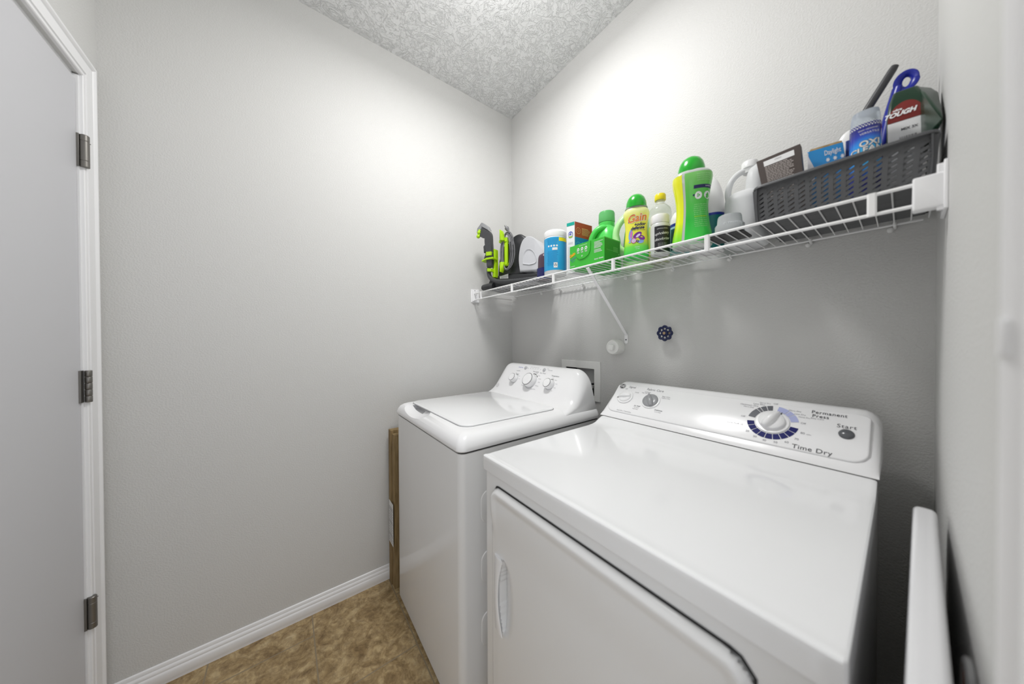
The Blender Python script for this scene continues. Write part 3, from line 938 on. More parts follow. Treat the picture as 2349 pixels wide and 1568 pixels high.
# wound power cord
bm = NB()
for k in range(8):
    a = .026+.0085*(k % 4); dd_ = -.010-.0052*(k//4)+.003*(k % 2)
    hz = .098+.0035*(k % 3)
    cs = .148+.0016*k*.3; czz = 1.735
    pts = [cp3(cs+a*math.cos(2*PI*i/28)*(1 if math.cos(2*PI*i/28) > 0 else .85), dd_-.004*math.sin(4*PI*i/28), czz+hz*math.sin(2*PI*i/28)) for i in range(28)]
    tube(bm, pts, .0027, 8, closed=True)
tube(bm, spline([cp3(.195, -.018, 1.76), cp3(.198, -.02, 1.80), cp3(.186, -.02, 1.825), cp3(.172, -.02, 1.838)]), .003, 8)
cord = fin('power_cord', bm, CORD, CL)
bm = NB()
A = cp3(.172, -.02, 1.835); B = cp3(.150, -.022, 1.872); ax = (B-A).normalized()
lathe(bm, [(.0035, -.008), (.0045, 0), (.0055, .006), (.0105, .018), (.012, .028), (.0105, .031)], A, ax, 16)
for q in (-.005, .0055): tube(bm, [A+ax*.030+V((q*ca, q*sa, 0)), A+ax*.046+V((q*ca, q*sa, 0))], .0011, 6)
tube(bm, [A+ax*.030+V((0, -.005, .002)), A+ax*.044+V((0, -.005, .002))], .0014, 6)
fin('plug', bm, CORD, cord)
# hose: down the left side, round the corner and along the front
bm = NB()
hp = spline([cp3(.030, -.018, 1.655), cp3(.032, -.02, 1.625), cp3(.045, -.022, 1.598), cp3(.075, -.024, 1.578), cp3(.12, -.024, 1.567), cp3(.20, -.018, 1.563), cp3(.30, -.012, 1.562), cp3(.352, .004, 1.566)], 14)
tube(bm, hp, [.0128 if i % 2 else .0116 for i in range(len(hp))], 14)
hp2 = spline([cp3(.352, .004, 1.566), cp3(.372, .03, 1.562), cp3(.372, .08, 1.558)], 8)
tube(bm, hp2, [.0128 if i % 2 else .0116 for i in range(len(hp2))], 14)
fin('hose', bm, CG2, CL, smooth=60)
bm = NB()
tube(bm, spline([cp3(-.022, .0, zb+.018), cp3(.02, -.010, zb+.019), cp3(.06, -.012, zb+.018)]), [(.020, .016)]*17, 14)
fin('hose_end', bm, CG, CL)
# spray wand with clear nozzle
bm = NB()
arm = [(p.x, p.z) for p in spline([(.028, 0, 1.655), (.024, 0, 1.70), (.018, 0, 1.76), (.012, 0, 1.80), (.010, 0, 1.835), (-.012, 0, 1.84), (-.030, 0, 1.848), (-.022, 0, 1.870), (-.006, 0, 1.893), (.030, 0, 1.872), (.054, 0, 1.848), (.058, 0, 1.80), (.062, 0, 1.74), (.064, 0, 1.69), (.062, 0, 1.655)], 3)]
prism(bm, arm, -.034, -.008, taper=.05)
prism(bm, [(.001, 1.782), (.012, 1.790), (.014, 1.752), (.004, 1.745)], -.030, -.014)
prism(bm, [(.018, 1.740), (.022, 1.722), (.004, 1.708), (.006, 1.716)], -.030, -.014)
wand = fin('spray_wand', bm, CG2, CL, smooth=45)
bm = NB()
prism(bm, [(-.044, 1.868), (-.040, 1.892), (-.008, 1.920), (.004, 1.915), (.032, 1.892), (.046, 1.866), (.030, 1.874), (-.006, 1.897), (-.030, 1.858)], -.036, -.006)
fin('nozzle', bm, mat('smoky_clear', (.45, .46, .48), .15, trans=.5), wand, bevel=.001)
bm = NB()
for k in range(4):
    bmesh.ops.create_icosphere(bm, subdivisions=2, radius=.0115, matrix=Matrix.Translation(cp3(-.033+.0025*k, -.034+.006*(k % 2), 1.845+.0105*k)))
fin('brush', bm, LIME, wand)
bm = NB()
prism(bm, [(.026, 1.722), (.062, 1.720), (.062, 1.742), (.026, 1.744)][::-1], -.040, -.004)
prism(bm, [(.052, 1.600), (.072, 1.600), (.072, 1.760), (.052, 1.765)], -.012, .018)
prism(bm, [(-.004, 1.692), (.030, 1.699), (.078, 1.698), (.078, 1.708), (.030, 1.709), (.0, 1.700)], -.044, -.002)
prism(bm, [(.034, 1.632), (.062, 1.629), (.062, 1.646), (.034, 1.650)], -.040, -.004)
fin('hose_clip', bm, LIME, CL, bevel=.0015)
bm = NB()
poly(bm, lambda s, z: cp3(s, .0105, z), [(.088, 1.592), (.146, 1.588), (.146, 1.614), (.088, 1.606)])
for k in range(3): patch(bm, lambda s, z: cp3(s, .0102, z), .094, .140, 1.5935+.005*k, 1.5952+.005*k, mi=1)
fin('sticker', bm, [MC['paper_white'], MC['label_grey']], CL, smooth=0, recalc=False)

# ---- generic bottle builder helpers
def body_obj(F, name, m, parent, **kw):
    bm = NB(); F.mesh(bm, **kw); return fin(name, bm, m, parent, smooth=50)

# ---- disinfecting wipes canister
WP = thing('wipes_canister', 'tall white wipes canister with blue label and yellow patch', 'canister', (.657, -.25, SHZ))
F = Form(.657, -.25, [(SHZ, .046, .046), (SHZ+.004, .050, .050), (1.700, .0505, .0505), (1.703, .0495, .0495)])
body_obj(F, 'body', WHITEP, WP, steps=2)
bm = NB(); lathe(bm, [(.0508, 1.703), (.0512, 1.706), (.0512, 1.722), (.050, 1.728), (.046, 1.7325), (.001, 1.7335)], (.657, -.25, 0), seg=48); fin('lid', bm, WHITEP, WP)
bm = NB()
SKY = mat('label_sky_blue', srgb(40, 160, 215), .35); YEL = mat('label_yellow', srgb(240, 225, 20), .35); WLBL = mat('label_white', (.8, .8, .8), .4)
f = F.fn(-55, 1.551)
patch(bm, f, -.10, .20, 0, .146, 60, 1, 0)
f2 = F.fn(-55, 1.551, .0009)
patch(bm, f2, .024, .075, .128, .144, 12, 1, 1)
patch(bm, f2, -.005, .018, .088, .099, 6, 1, 2)
patch(bm, f2, .001, .018, .010, .033, 6, 1, 2)
for k in range(22):
    z = .138-.0055*k
    if .085 < z < .116: continue
    text(bm, random.choice(('Kills viruses and bacteria', 'Use on hard non-porous surface', 'Directions for use and storage', 'Safe for finished hardwood')), .0042, F.fn(-62, 1.551+z, .0009), 3)
for k in range(4): disc(bm, f2, -.022+.0125*k, .107, .0042, n=10, mi=2)
for k in range(3):
    a = math.radians(90+120*k)
    poly(bm, F.fn(-55, 1.551, .0011), [(.0095+.0055*math.cos(a+b), .0215+.0055*math.sin(a+b)) for b in (-.7, 0, .7)]+[(.0095+.002*math.cos(a), .0215+.002*math.sin(a))], 4)
fin('label', bm, [SKY, YEL, WLBL, mat('print_dark_blue', srgb(20, 90, 150), .4), DARK], WP, smooth=0, recalc=False)

# ---- small bottle half hidden by the wipes
SB = thing('brown_bottle', 'small brown bottle with navy base half hidden behind the blue wipes canister', 'bottle', (.556, -.225, SHZ))
F = Form(.556, -.225, [(SHZ, .026, .026), (SHZ+.003, .028, .028), (1.635, .027, .027), (1.655, .022, .022), (1.664, .010, .010)], 2.6)
body_obj(F, 'body', mat('brown_plastic', srgb(92, 70, 84), .3, trans=.3), SB)
bm = NB(); F2 = Form(.556, -.225, [(SHZ+.004, .0285, .0285), (1.590, .0285, .0285)], 5); F2.mesh(bm); fin('label', bm, mat('navy_label', srgb(26, 30, 92), .35), SB)

# ---- tall white/red/blue carton
TB = thing('detergent_box', 'tall narrow white carton with a red and blue side', 'carton', (.755, -.19, SHZ))
O = V((.763, -.24, SHZ)); Xl = V((-.0373, -.0086, 0)); Xr = V((.0102, .106, 0)); HT = 1.754-SHZ
bm = NB()
loft(bm, [[O+V((0, 0, z)), O+Xr+V((0, 0, z)), O+Xr+Xl+V((0, 0, z)), O+Xl+V((0, 0, z))] for z in (0, HT)])
fin('carton', bm, mat('carton_white', (.82, .82, .84), .45), TB, smooth=0)
bm = NB()
nr = Xr.cross(V((0, 0, 1))).normalized(); nl = V((0, 0, 1)).cross(Xl).normalized()
if nl.y > 0: nl = -nl
if nr.x < 0: nr = -nr
def fr(u, v): return O+nr*.0006+Xr*u+V((0, 0, HT*v))
def fl(u, v): return O+nl*.0006+Xl*(1-u)+V((0, 0, HT*v))
patch(bm, fr, .01, .99, .70, .995, mi=0); patch(bm, fr, .01, .99, .03, .70, mi=1); patch(bm, fl, .01, .98, .93, .995, mi=2)
for z, a in ((.83, 4), (.55, 5)):
    q = lambda u, v: fr(u, v)+nr*.0003
    disc(bm, q, .20, z, .13, .062, n=28, mi=a, hole=.88)
    disc(bm, q, .20, z, .06, .032, n=4, mi=a, hole=.8)
    for k in range(9): patch(bm, q, .40, .40+random.uniform(.35, .5), z+.055-.0155*k, z+.061-.0155*k+(.006 if k == 0 else 0), mi=a)
for z0 in (.60, .585, .57): patch(bm, lambda u, v: fl(u, v)+nl*.0003, .2, .8, z0, z0+.005, mi=6)
for k in range(26): patch(bm, lambda u, v: fl(u, v)+nl*.0003, .15, random.uniform(.5, .85), .52-.018*k, .525-.018*k, mi=6)
q = lambda u, v: fl(u, v)+nl*.0003
disc(bm, q, .5, .755, .30, .062, n=28, mi=3)
disc(bm, lambda u, v: fl(u, v)+nl*.0005, .5, .75, .26, .045, n=28, mi=6)
poly(bm, lambda u, v: fl(u, v)+nl*.0007, [(.22, .72), (.78, .72), (.70, .70), (.5, .693), (.30, .70)], 7)
poly(bm, lambda u, v: fl(u, v)+nl*.0007, [(.3, .75), (.5, .79), (.62, .76), (.5, .745)], 3)
fin('printing', bm, [mat('box_red', srgb(176, 66, 40), .4), mat('box_blue', srgb(20, 120, 190), .4), mat('box_teal', srgb(20, 165, 150), .4), mat('logo_blue', srgb(60, 80, 180), .4), mat('gold_print', srgb(225, 170, 120), .4), mat('cyan_print', srgb(80, 185, 230), .4), mat('faint_print', (.60, .60, .66), .5), mat('logo_green', srgb(150, 190, 50), .4)], TB, smooth=0, recalc=False)

# ---- green carton of dryer sheets
GB = thing('dryer_sheet_box', 'low green carton with a cut-out flap and three white round symbols', 'carton', (.865, -.24, SHZ))
gx0, gx1, gy0, gy1, gz = .780, .950, -.290, -.188, 1.628
GR = mat('carton_green', srgb(62, 186, 58), .4); GRD = mat('carton_green_dark', srgb(30, 140, 44), .4)
bm = NB(); box(bm, gx0, gx1, gy0, gy1, SHZ, gz)
fin('carton', bm, GR, GB, bevel=.0012)
bm = NB()
fg = lambda u, v: V((gx0+u, gy0-.0006, SHZ+v)); fg2 = lambda u, v: V((gx0+u, gy0-.0034, SHZ+v)); fs_ = lambda u, v: V((gx1+.0006, gy0+u, SHZ+v))
patch(bm, fs_, .0015, .1, .002, .09, mi=1)
fin('side_panel', bm, [GR, GRD], GB, smooth=0, recalc=False)
bm = NB()
fp = [(.028, .094), (.108, .094), (.106, .060), (.098, .043), (.078, .033), (.055, .032), (.040, .042), (.032, .060)]
loft(bm, [[V((gx0+u, gy0+d, SHZ+v)) for u, v in fp] for d in (-.0002, -.0028)])
flap = fin('flap', bm, GR, GB, smooth=0)
bm = NB()
for k in range(3):
    cu = .048+.0195*k; disc(bm, fg2, cu, .072, .0062, .0068, n=20, mi=0)
    poly(bm, fg2, [(cu-.009, .064), (cu-.004, .070), (cu-.0035, .066)], 0)
    disc(bm, lambda u, v: V((gx0+u, gy0-.0037, SHZ+v)), cu, .072, .0026, n=10, mi=1)
    for j in range(2): patch(bm, fg2, cu-.006, cu+.006, .0605-.0035*j, .062-.0035*j, mi=0)
patch(bm, fg2, .052, .092, .085, .0862, mi=0)
disc(bm, fg2, .067, .044, .0032, n=14, mi=0, hole=.6)
for k in range(6): patch(bm, fg, .124, random.uniform(.150, .164), .082-.0045*k, .0838-.0045*k, mi=0)
for k in range(3): patch(bm, fg, .124, random.uniform(.150, .162), .052-.0045*k, .0538-.0045*k, mi=0)
text(bm, 'dryer sheets', .0082, plane_fn((gx0+.145, gy0-.0006, SHZ+.018), (1, 0, 0), (0, 0, 1)), 0, bold=.02)
patch(bm, fg, .003, .028, .010, .0115, mi=0)
text(bm, 'Gain', .017, plane_fn((gx0+.015, gy0-.0006, SHZ+.058), V((.93, 0, .36)), V((-.36, 0, .93))), 3, bold=.05)
text(bm, 'Gain', .017, plane_fn((gx0+.015, gy0-.0009, SHZ+.058), V((.93, 0, .36)), V((-.36, 0, .93))), 2, bold=.01)
text(bm, 'original', .010, plane_fn((gx0+.019, gy0-.0006, SHZ+.042), V((.95, 0, .3)), V((-.3, 0, .95))), 4, bold=.02)
text(bm, '120 ct', .008, plane_fn((gx0+.019, gy0-.0006, SHZ+.032), V((.95, 0, .3)), V((-.3, 0, .95))), 4)
for k in range(4): patch(bm, lambda u, v: fs_(u, v)+V((.0003, 0, 0)), .055, .085, .062-.005*k, .0635-.005*k, mi=5)
patch(bm, lambda u, v: fs_(u, v)+V((.0003, 0, 0)), .012, .065, .048, .0488, mi=5)
for k in range(3): disc(bm, lambda u, v: fs_(u, v)+V((.0003, 0, 0)), .092, .04-.011*k, .003, n=8, mi=5)
fin('printing', bm, [WLBL, GR, mat('orange_print', srgb(245, 150, 40), .4), YEL, mat('violet_print', srgb(90, 90, 170), .4), mat('pale_green_print', srgb(120, 200, 120), .4)], GB, smooth=0, recalc=False)

# ---- green detergent jug
GJ = thing('detergent_jug', 'green detergent jug with arched handle and pale green cap behind the green carton', 'jug', (.837, -.12, SHZ))
JG = mat('jug_green', srgb(84, 206, 92), .28, sub=.2)
F = Form(.837, -.115, [(SHZ, .052, .045), (SHZ+.006, .058, .052), (1.62, .058, .052), (1.67, .055, .049), (1.70, .048, .043), (1.722, .036, .034), (1.735, .030, .030)], 2.6)
body_obj(F, 'body', JG, GJ)
bm = NB(); tube(bm, spline([(.800, -.166, 1.600), (.794, -.168, 1.640), (.800, -.170, 1.680), (.818, -.164, 1.710), (.838, -.150, 1.722), (.85, -.13, 1.722)], 6), [(.013, .016)]*31, 14); fin('handle', bm, JG, GJ)
bm = NB(); lathe(bm, [(.0325, 1.728), (.0335, 1.732), (.0335, 1.748), (.030, 1.75)], (.837, -.115, 0), seg=40); fin('neck_ring', bm, JG, GJ)
bm = NB(); lathe(bm, [(.0335, 1.750), (.0345, 1.752), (.0335, 1.790), (.031, 1.796), (.029, 1.797), (.001, 1.797)], (.837, -.115, 0), seg=40)
fin('cap', bm, mat('cap_pale_green', srgb(120, 205, 130), .3, trans=.35, ior=1.2), GJ)

# ---- pale green jug behind
PJ = thing('pale_green_jug', 'pale green jug with a large looped handle behind the yellow-labelled bottle', 'jug', (.958, -.10, SHZ))
JP = mat('jug_pale', srgb(186, 232, 170), .3, sub=.2)
F = Form(.968, -.085, [(SHZ, .050, .05), (SHZ+.005, .056, .056), (1.64, .054, .054), (1.70, .045, .05), (1.735, .030, .036), (1.75, .024, .024)], 2.4)
body_obj(F, 'body', JP, PJ)
bm = NB(); tube(bm, spline([(.950, -.145, 1.588), (.925, -.158, 1.612), (.912, -.160, 1.655), (.920, -.158, 1.700), (.944, -.14, 1.738), (.962, -.115, 1.752)], 6), [(.0125, .017)]*31, 14); fin('handle', bm, JP, PJ)
bm = NB(); lathe(bm, [(.026, 1.748), (.027, 1.752), (.026, 1.792), (.022, 1.796), (.001, 1.796)], (.962, -.085, 0), seg=32); fin('cap', bm, mat('cap_pale', srgb(196, 240, 160), .3), PJ)

# ---- scent booster bottle with printed front
GN = thing('scent_booster_bottle', 'yellow-green bottle with purple swirls, orange lettering and a domed green cap', 'bottle', (1.036, -.22, SHZ))
YG = mat('yellow_green_body', srgb(140, 220, 80), .25, sub=.1)
LB = mat('label_gradient', srgb(236, 232, 80), .3)
g_ = nd(LB, 'ShaderNodeNewGeometry'); sx_ = nd(LB, 'ShaderNodeSeparateXYZ'); mr = nd(LB, 'ShaderNodeMapRange')
lk(LB, g_.outputs['Position'], sx_.inputs[0]); lk(LB, sx_.outputs[2], mr.inputs[0]); mr.inputs[1].default_value = 1.545; mr.inputs[2].default_value = 1.70
lk(LB, ramp(LB, mr.outputs[0], [(0, srgb(60, 205, 80)), (.18, srgb(110, 220, 80)), (.34, srgb(232, 232, 60)), (.85, srgb(240, 236, 90)), (1, srgb(238, 244, 170))]), bsdf(LB).inputs['Base Color'])
F = Form(1.036, -.22, [(SHZ, .038, .027), (SHZ+.006, .042, .031), (1.56, .0425, .0315), (1.62, .0372, .0285), (1.66, .0385, .029), (1.695, .044, .032), (1.706, .041, .031), (1.713, .034, .028)], 2.3, rot=30)
body_obj(F, 'body', LB, GN)
bm = NB(); F3 = Form(1.036, -.22, [(1.711, .0375, .031), (1.714, .0385, .032), (1.718, .0375, .031)], 2.0, rot=30); F3.mesh(bm); fin('collar', bm, mat('clear_plastic', (.85, .88, .86), .1, trans=.7), GN)
bm = NB(); lathe(bm, [(.0345, 1.716), (.0350, 1.722), (.0335, 1.738), (.0285, 1.752), (.020, 1.762), (.010, 1.7665), (.001, 1.7675)], (1.036, -.22, 0), seg=40); fin('cap', bm, GREEN, GN)
bm = NB()
f = F.fn(-58, 1.62, .0007)
def ftext(s, size, u, v, mi, n=0, **kw): text(bm, s, size, (lambda a, b, F_=F.fn(-58, 1.62, .0007+n): F_(u+a, v+b)), mi, **kw)
ftext('Gain', .036, .003, .052, 1, 0, bold=.06, shear=.25, rot=.10); ftext('Gain', .036, .003, .052, 0, .0003, bold=.025, shear=.25, rot=.10)
ftext('+odor', .0155, .012, .030, 2, 0, bold=.035, shear=.2, rot=.05); ftext('defense', .0155, .004, .018, 2, 0, bold=.035, shear=.2, rot=.05)
ftext('in-wash scent booster', .0055, .006, .010, 2, 0)
def blob(pts, mi, n=0): poly(bm, F.fn(-58, 1.62, .0007+n), pts, mi)
def ell(cu, cv, a, b, rot, mi, n=0, hole=0):
    c, s = math.cos(rot), math.sin(rot)
    disc(bm, lambda u, v, G=F.fn(-58, 1.62, .0007+n): G(cu+u*c-v*s, cv+u*s+v*c), 0, 0, a, b, n=22, mi=mi, hole=hole)
ell(-.021, -.006, .007, .020, -.1, 3); ell(-.019, -.004, .003, .013, -.1, 4, .0002)
ell(.003, -.008, .017, .009, .5, 5, .0002); ell(.006, -.010, .009, .004, .6, 6, .0004); ell(.018, -.018, .012, .008, -.4, 5, .0003)
ell(-.010, -.027, .0095, .0095, 0, 7, .0004); ell(-.010, -.027, .0072, .0072, 0, 6, .0006, .6); ell(-.010, -.027, .003, .003, 0, 6, .0006)
ell(.004, -.030, .0045, .0045, 0, 2, .0004); ell(.004, -.030, .0015, .0015, 0, 6, .0006); ell(.016, -.032, .010, .006, .2, 3, .0003); ell(-.024, -.030, .004, .003, .2, 3, .0003)
ell(-.027, .046, .0022, .008, -.2, 5)
ftext('original', .006, .002, -.050, 6); ftext('5.7 OZ', .005, .004, -.057, 6)
fin('printing', bm, [mat('logo_orange', srgb(232, 132, 36), .35), mat('logo_white', (.85, .85, .8), .4), mat('print_navy', srgb(24, 26, 84), .4), mat('print_sky', srgb(130, 160, 225), .4), mat('print_pink', srgb(215, 110, 170), .4), mat('print_purple', srgb(118, 40, 150), .4), mat('print_lilac', srgb(225, 215, 240), .4), mat('print_magenta', srgb(190, 60, 150), .4)], GN, smooth=0, recalc=False)

# ---- clear bottle with yellow cap
CB = thing('clear_bottle', 'clear plastic bottle with a yellow screw cap behind the black-labelled jar', 'bottle', (1.064, -.10, SHZ))
CLR = mat('clear_bottle', (.90, .91, .90), .12, trans=.75, ior=1.25)
F = Form(1.064, -.10, [(SHZ, .034, .034), (SHZ+.005, .0385, .0385), (1.715, .0385, .0385), (1.735, .035, .035), (1.748, .024, .024), (1.755, .0165, .0165), (1.772, .0155, .0155)])
body_obj(F, 'body', CLR, CB)
bm = NB(); lathe(bm, [(.0185, 1.768), (.0195, 1.770), (.0195, 1.787), (.0175, 1.791), (.001, 1.7915)], (1.064, -.10, 0), seg=32); fin('cap', bm, mat('cap_yellow', srgb(235, 215, 30), .3), CB)
bm = NB(); F.mesh(bm, z0=1.56, z1=1.668, off=.0006); fin('label', bm, mat('label_lime', srgb(190, 205, 90), .4), CB)
bm = NB(); f = F.fn(-55, 1.56, .0012)
patch(bm, f, -.03, .06, .075, .092, 14, 1, 0)
for k in range(16): patch(bm, f, -.035, random.uniform(-.005, .01), .068-.004*k, .0695-.004*k, 4, 1, 0)
patch(bm, f, .04, .06, .092, .103, 4, 1, 1)
fin('printing', bm, [mat('dark_green_print', srgb(50, 70, 40), .4), YEL], CB, smooth=0, recalc=False)

# ---- jar with black label
JR = thing('deodorizer_jar', 'small white-capped jar with a black label in white script', 'jar', (1.113, -.20, SHZ))
F = Form(1.113, -.20, [(SHZ, .027, .027), (SHZ+.003, .030, .030), (1.625, .0315, .0315), (1.635, .0300, .0300), (1.640, .0275, .0275)])
body_obj(F, 'body', mat('jar_frosted', (.74, .76, .74), .3, trans=.2), JR)
bm = NB(); lathe(bm, [(.0285, 1.640), (.0295, 1.642), (.0295, 1.664), (.0275, 1.669), (.001, 1.670)], (1.113, -.20, 0), seg=40); fin('cap', bm, WHITEP, JR)
bm = NB(); f = F.fn(-56, 1.538, .0006); patch(bm, f, -.022, .040, 0, .088, 24, 1, 0)
f = lambda n, u, v: (lambda a, b, G=F.fn(-56, 1.538, .001): G(u+a, v+b))
text(bm, 'upholstery & fabric', .0046, f(0, .004, .079), 1)
text(bm, 'upholstery', .0128, f(0, .0035, .063), 1, shear=.45, rot=.10, space=.86, bold=-.004)
text(bm, 'deodorizer', .0128, f(0, .0045, .044), 1, shear=.45, rot=.08, space=.86, bold=-.004)
for k in range(4): text(bm, 'lightly dust fabric', .004, f(0, .003, .029-.005*k), 2)
fin('label', bm, [mat('label_black', (.018, .019, .022), .4), WLBL, MC['label_grey']], JR, smooth=0, recalc=False)

# ---- blue and white bottle, mostly hidden
BW = thing('blue_banded_bottle', 'white and blue banded bottle peeking out between the jar and the tall green bottle', 'bottle', (1.143, -.12, SHZ))
F = Form(1.143, -.12, [(SHZ, .027, .027), (SHZ+.004, .030, .030), (1.65, .030, .030), (1.675, .026, .026), (1.69, .018, .018)])
body_obj(F, 'body', WHITEP, BW)
bm = NB(); F.mesh(bm, z0=1.54, z1=1.645, off=.0006, mi=0); F.mesh(bm, z0=1.638, z1=1.648, off=.0010, mi=1)
patch(bm, F.fn(-70, 1.55, .0012), -.03, .0, .005, .08, 8, 1, 2)
fin('label', bm, [mat('label_ice', srgb(160, 205, 215), .4), mat('band_blue', srgb(20, 50, 140), .4), mat('print_teal', srgb(20, 90, 100), .4)], BW, smooth=0, recalc=False)

# ---- tall green / yellow bottle
TG = thing('tall_green_bottle', 'tallest bottle, half yellow half green with waisted body and round green cap', 'bottle', (1.215, -.20, SHZ))
TGY = mat('bottle_green_side', srgb(70, 200, 70), .2, coat=.4)
g_ = nd(TGY, 'ShaderNodeNewGeometry'); sx_ = nd(TGY, 'ShaderNodeSeparateXYZ'); mr = nd(TGY, 'ShaderNodeMapRange')
lk(TGY, g_.outputs['Position'], sx_.inputs[0]); lk(TGY, sx_.outputs[2], mr.inputs[0]); mr.inputs[1].default_value = 1.53; mr.inputs[2].default_value = 1.77
lk(TGY, ramp(TGY, mr.outputs[0], [(0, srgb(50, 215, 70)), (.35, srgb(36, 186, 56)), (.75, srgb(90, 190, 70)), (1, srgb(130, 200, 110))]), bsdf(TGY).inputs['Base Color'])
TY = mat('bottle_yellow_side', srgb(225, 232, 20), .2, coat=.4)
g_ = nd(TY, 'ShaderNodeNewGeometry'); sx_ = nd(TY, 'ShaderNodeSeparateXYZ'); mr = nd(TY, 'ShaderNodeMapRange')
lk(TY, g_.outputs['Position'], sx_.inputs[0]); lk(TY, sx_.outputs[2], mr.inputs[0]); mr.inputs[1].default_value = 1.53; mr.inputs[2].default_value = 1.77
lk(TY, ramp(TY, mr.outputs[0], [(0, srgb(70, 220, 50)), (.16, srgb(150, 225, 40)), (.34, srgb(225, 235, 20)), (.85, srgb(228, 228, 20)), (1, srgb(215, 220, 60))]), bsdf(TY).inputs['Base Color'])
F = Form(1.215, -.20, [(SHZ, .050, .036), (SHZ+.006, .0555, .042), (1.56, .055, .041), (1.62, .0455, .035), (1.665, .0440, .034), (1.715, .050, .038), (1.745, .0550, .041), (1.760, .0535, .040), (1.768, .046, .036)], 2.5, rot=25, seg=72)
body_obj(F, 'body', mat('bottle_clear_seam', (.80, .84, .80), .12, trans=.4), TG)
bm = NB()
def side(a0, a1, mi, m):
    for j in range(24):
        z0 = SHZ+.004+(1.757-SHZ-.004)*j/24; z1 = SHZ+.004+(1.757-SHZ-.004)*(j+1)/24
        pts0 = [F.pt(math.radians(a0+(a1-a0)*i/m), z0, .0005) for i in range(m+1)]
        pts1 = [F.pt(math.radians(a0+(a1-a0)*i/m), z1, .0005) for i in range(m+1)]
        for i in range(m):
            bm.faces.new([bm.verts.new(q) for q in (pts0[i], pts0[i+1], pts1[i+1], pts1[i])]).material_index = mi
side(-94, 20, 0, 40); side(-103, -240, 1, 40)
bmesh.ops.remove_doubles(bm, verts=bm.verts[:], dist=1e-6)
fin('label', bm, [TGY, TY], TG, smooth=60)
bm = NB(); lathe(bm, [(.0375, 1.766), (.0385, 1.770), (.0375, 1.785), (.034, 1.800), (.027, 1.812), (.016, 1.820), (.006, 1.823), (.001, 1.8232)], (1.213, -.20, 0), seg=44); fin('cap', bm, GREEN, TG)
bm = NB()
def tt(u, v, n=.0010): return lambda a, b, G=F.fn(-48, 1.53, n): G(u+a, v+b)
for k in range(4): text(bm, 'wash load dosing', .0052, tt(.016, .218-.006*k), 0)
patch(bm, tt(0, 0), -.010, .042, .176, .186, 14, 1, 1)
text(bm, 'SAFETY', .005, tt(.03, .181, .0013), 2)
for k in range(2):
    ell_ = tt(0, 0, .0012); disc(bm, ell_, .004+.025*k, .155, .0098, .0115, n=24, mi=2); disc(bm, tt(0, 0, .0014), .004+.025*k, .155, .0055, .007, n=4 if k else 3, mi=3, hole=.45)
disc(bm, tt(0, 0, .0012), -.009, .157, .003, n=10, mi=1)
for k in range(12): text(bm, random.choice(('keep out of reach', 'do not add to tray', 'pour beads in drum', 'store in dry place')), .0048, tt(.010, .128-.0062*k), 0 if k != 6 else 4)
fin('printing', bm, [mat('print_pale', srgb(170, 225, 160), .4), MC['print_navy'], WLBL, TGY, YEL], TG, smooth=0, recalc=False)

# ---- white bottle with teal label behind
WB = thing('white_teal_bottle', 'smooth white bottle with teal and blue lower label behind the tallest bottle', 'bottle', (1.226, -.085, SHZ))
F = Form(1.226, -.085, [(SHZ, .036, .034), (SHZ+.005, .041, .038), (1.66, .042, .039), (1.72, .038, .036), (1.765, .026, .026), (1.785, .014, .014), (1.79, .006, .006)])
body_obj(F, 'body', WHITEP, WB)
bm = NB(); F.mesh(bm, z0=1.54, z1=1.655, off=.0006, mi=0); F.mesh(bm, z0=1.650, z1=1.658, off=.0010, mi=1)
fin('label', bm, [mat('teal', srgb(12, 120, 118), .35), mat('royal', srgb(20, 50, 160), .35)], WB, smooth=50)

# ---- translucent white jug with a through handle
MJ = thing('milky_jug', 'translucent milky white jug beside the grey basket', 'jug', (1.325, -.09, SHZ))
MILK = mat('milky_plastic', (.84, .85, .86), .3, trans=.25, ior=1.2)
F = Form(1.328, -.088, [(SHZ, .042, .060), (SHZ+.006, .050, .068), (1.660, .050, .068), (1.680, .047, .062), (1.692, .036, .048)], 3.0)
bm = NB(); F.mesh(bm)
F4 = Form(1.354, -.094, [(1.668, .026, .044), (1.735, .022, .036), (1.755, .018, .026), (1.768, .010, .014)], 2.4); F4.mesh(bm)
fin('body', bm, MILK, MJ, smooth=50)
bm = NB(); tube(bm, spline([(1.291, -.122, 1.676), (1.2905, -.126, 1.702), (1.299, -.124, 1.734), (1.316, -.112, 1.756), (1.338, -.100, 1.760), (1.352, -.096, 1.752)], 6), .0085, 12); fin('handle', bm, MILK, MJ)
bm = NB(); lathe(bm, [(.0165, 1.752), (.0185, 1.764), (.0205, 1.766), (.0205, 1.783), (.0185, 1.786), (.001, 1.786)], (1.338, -.097, 0), seg=32); fin('cap', bm, WHITEP, MJ)

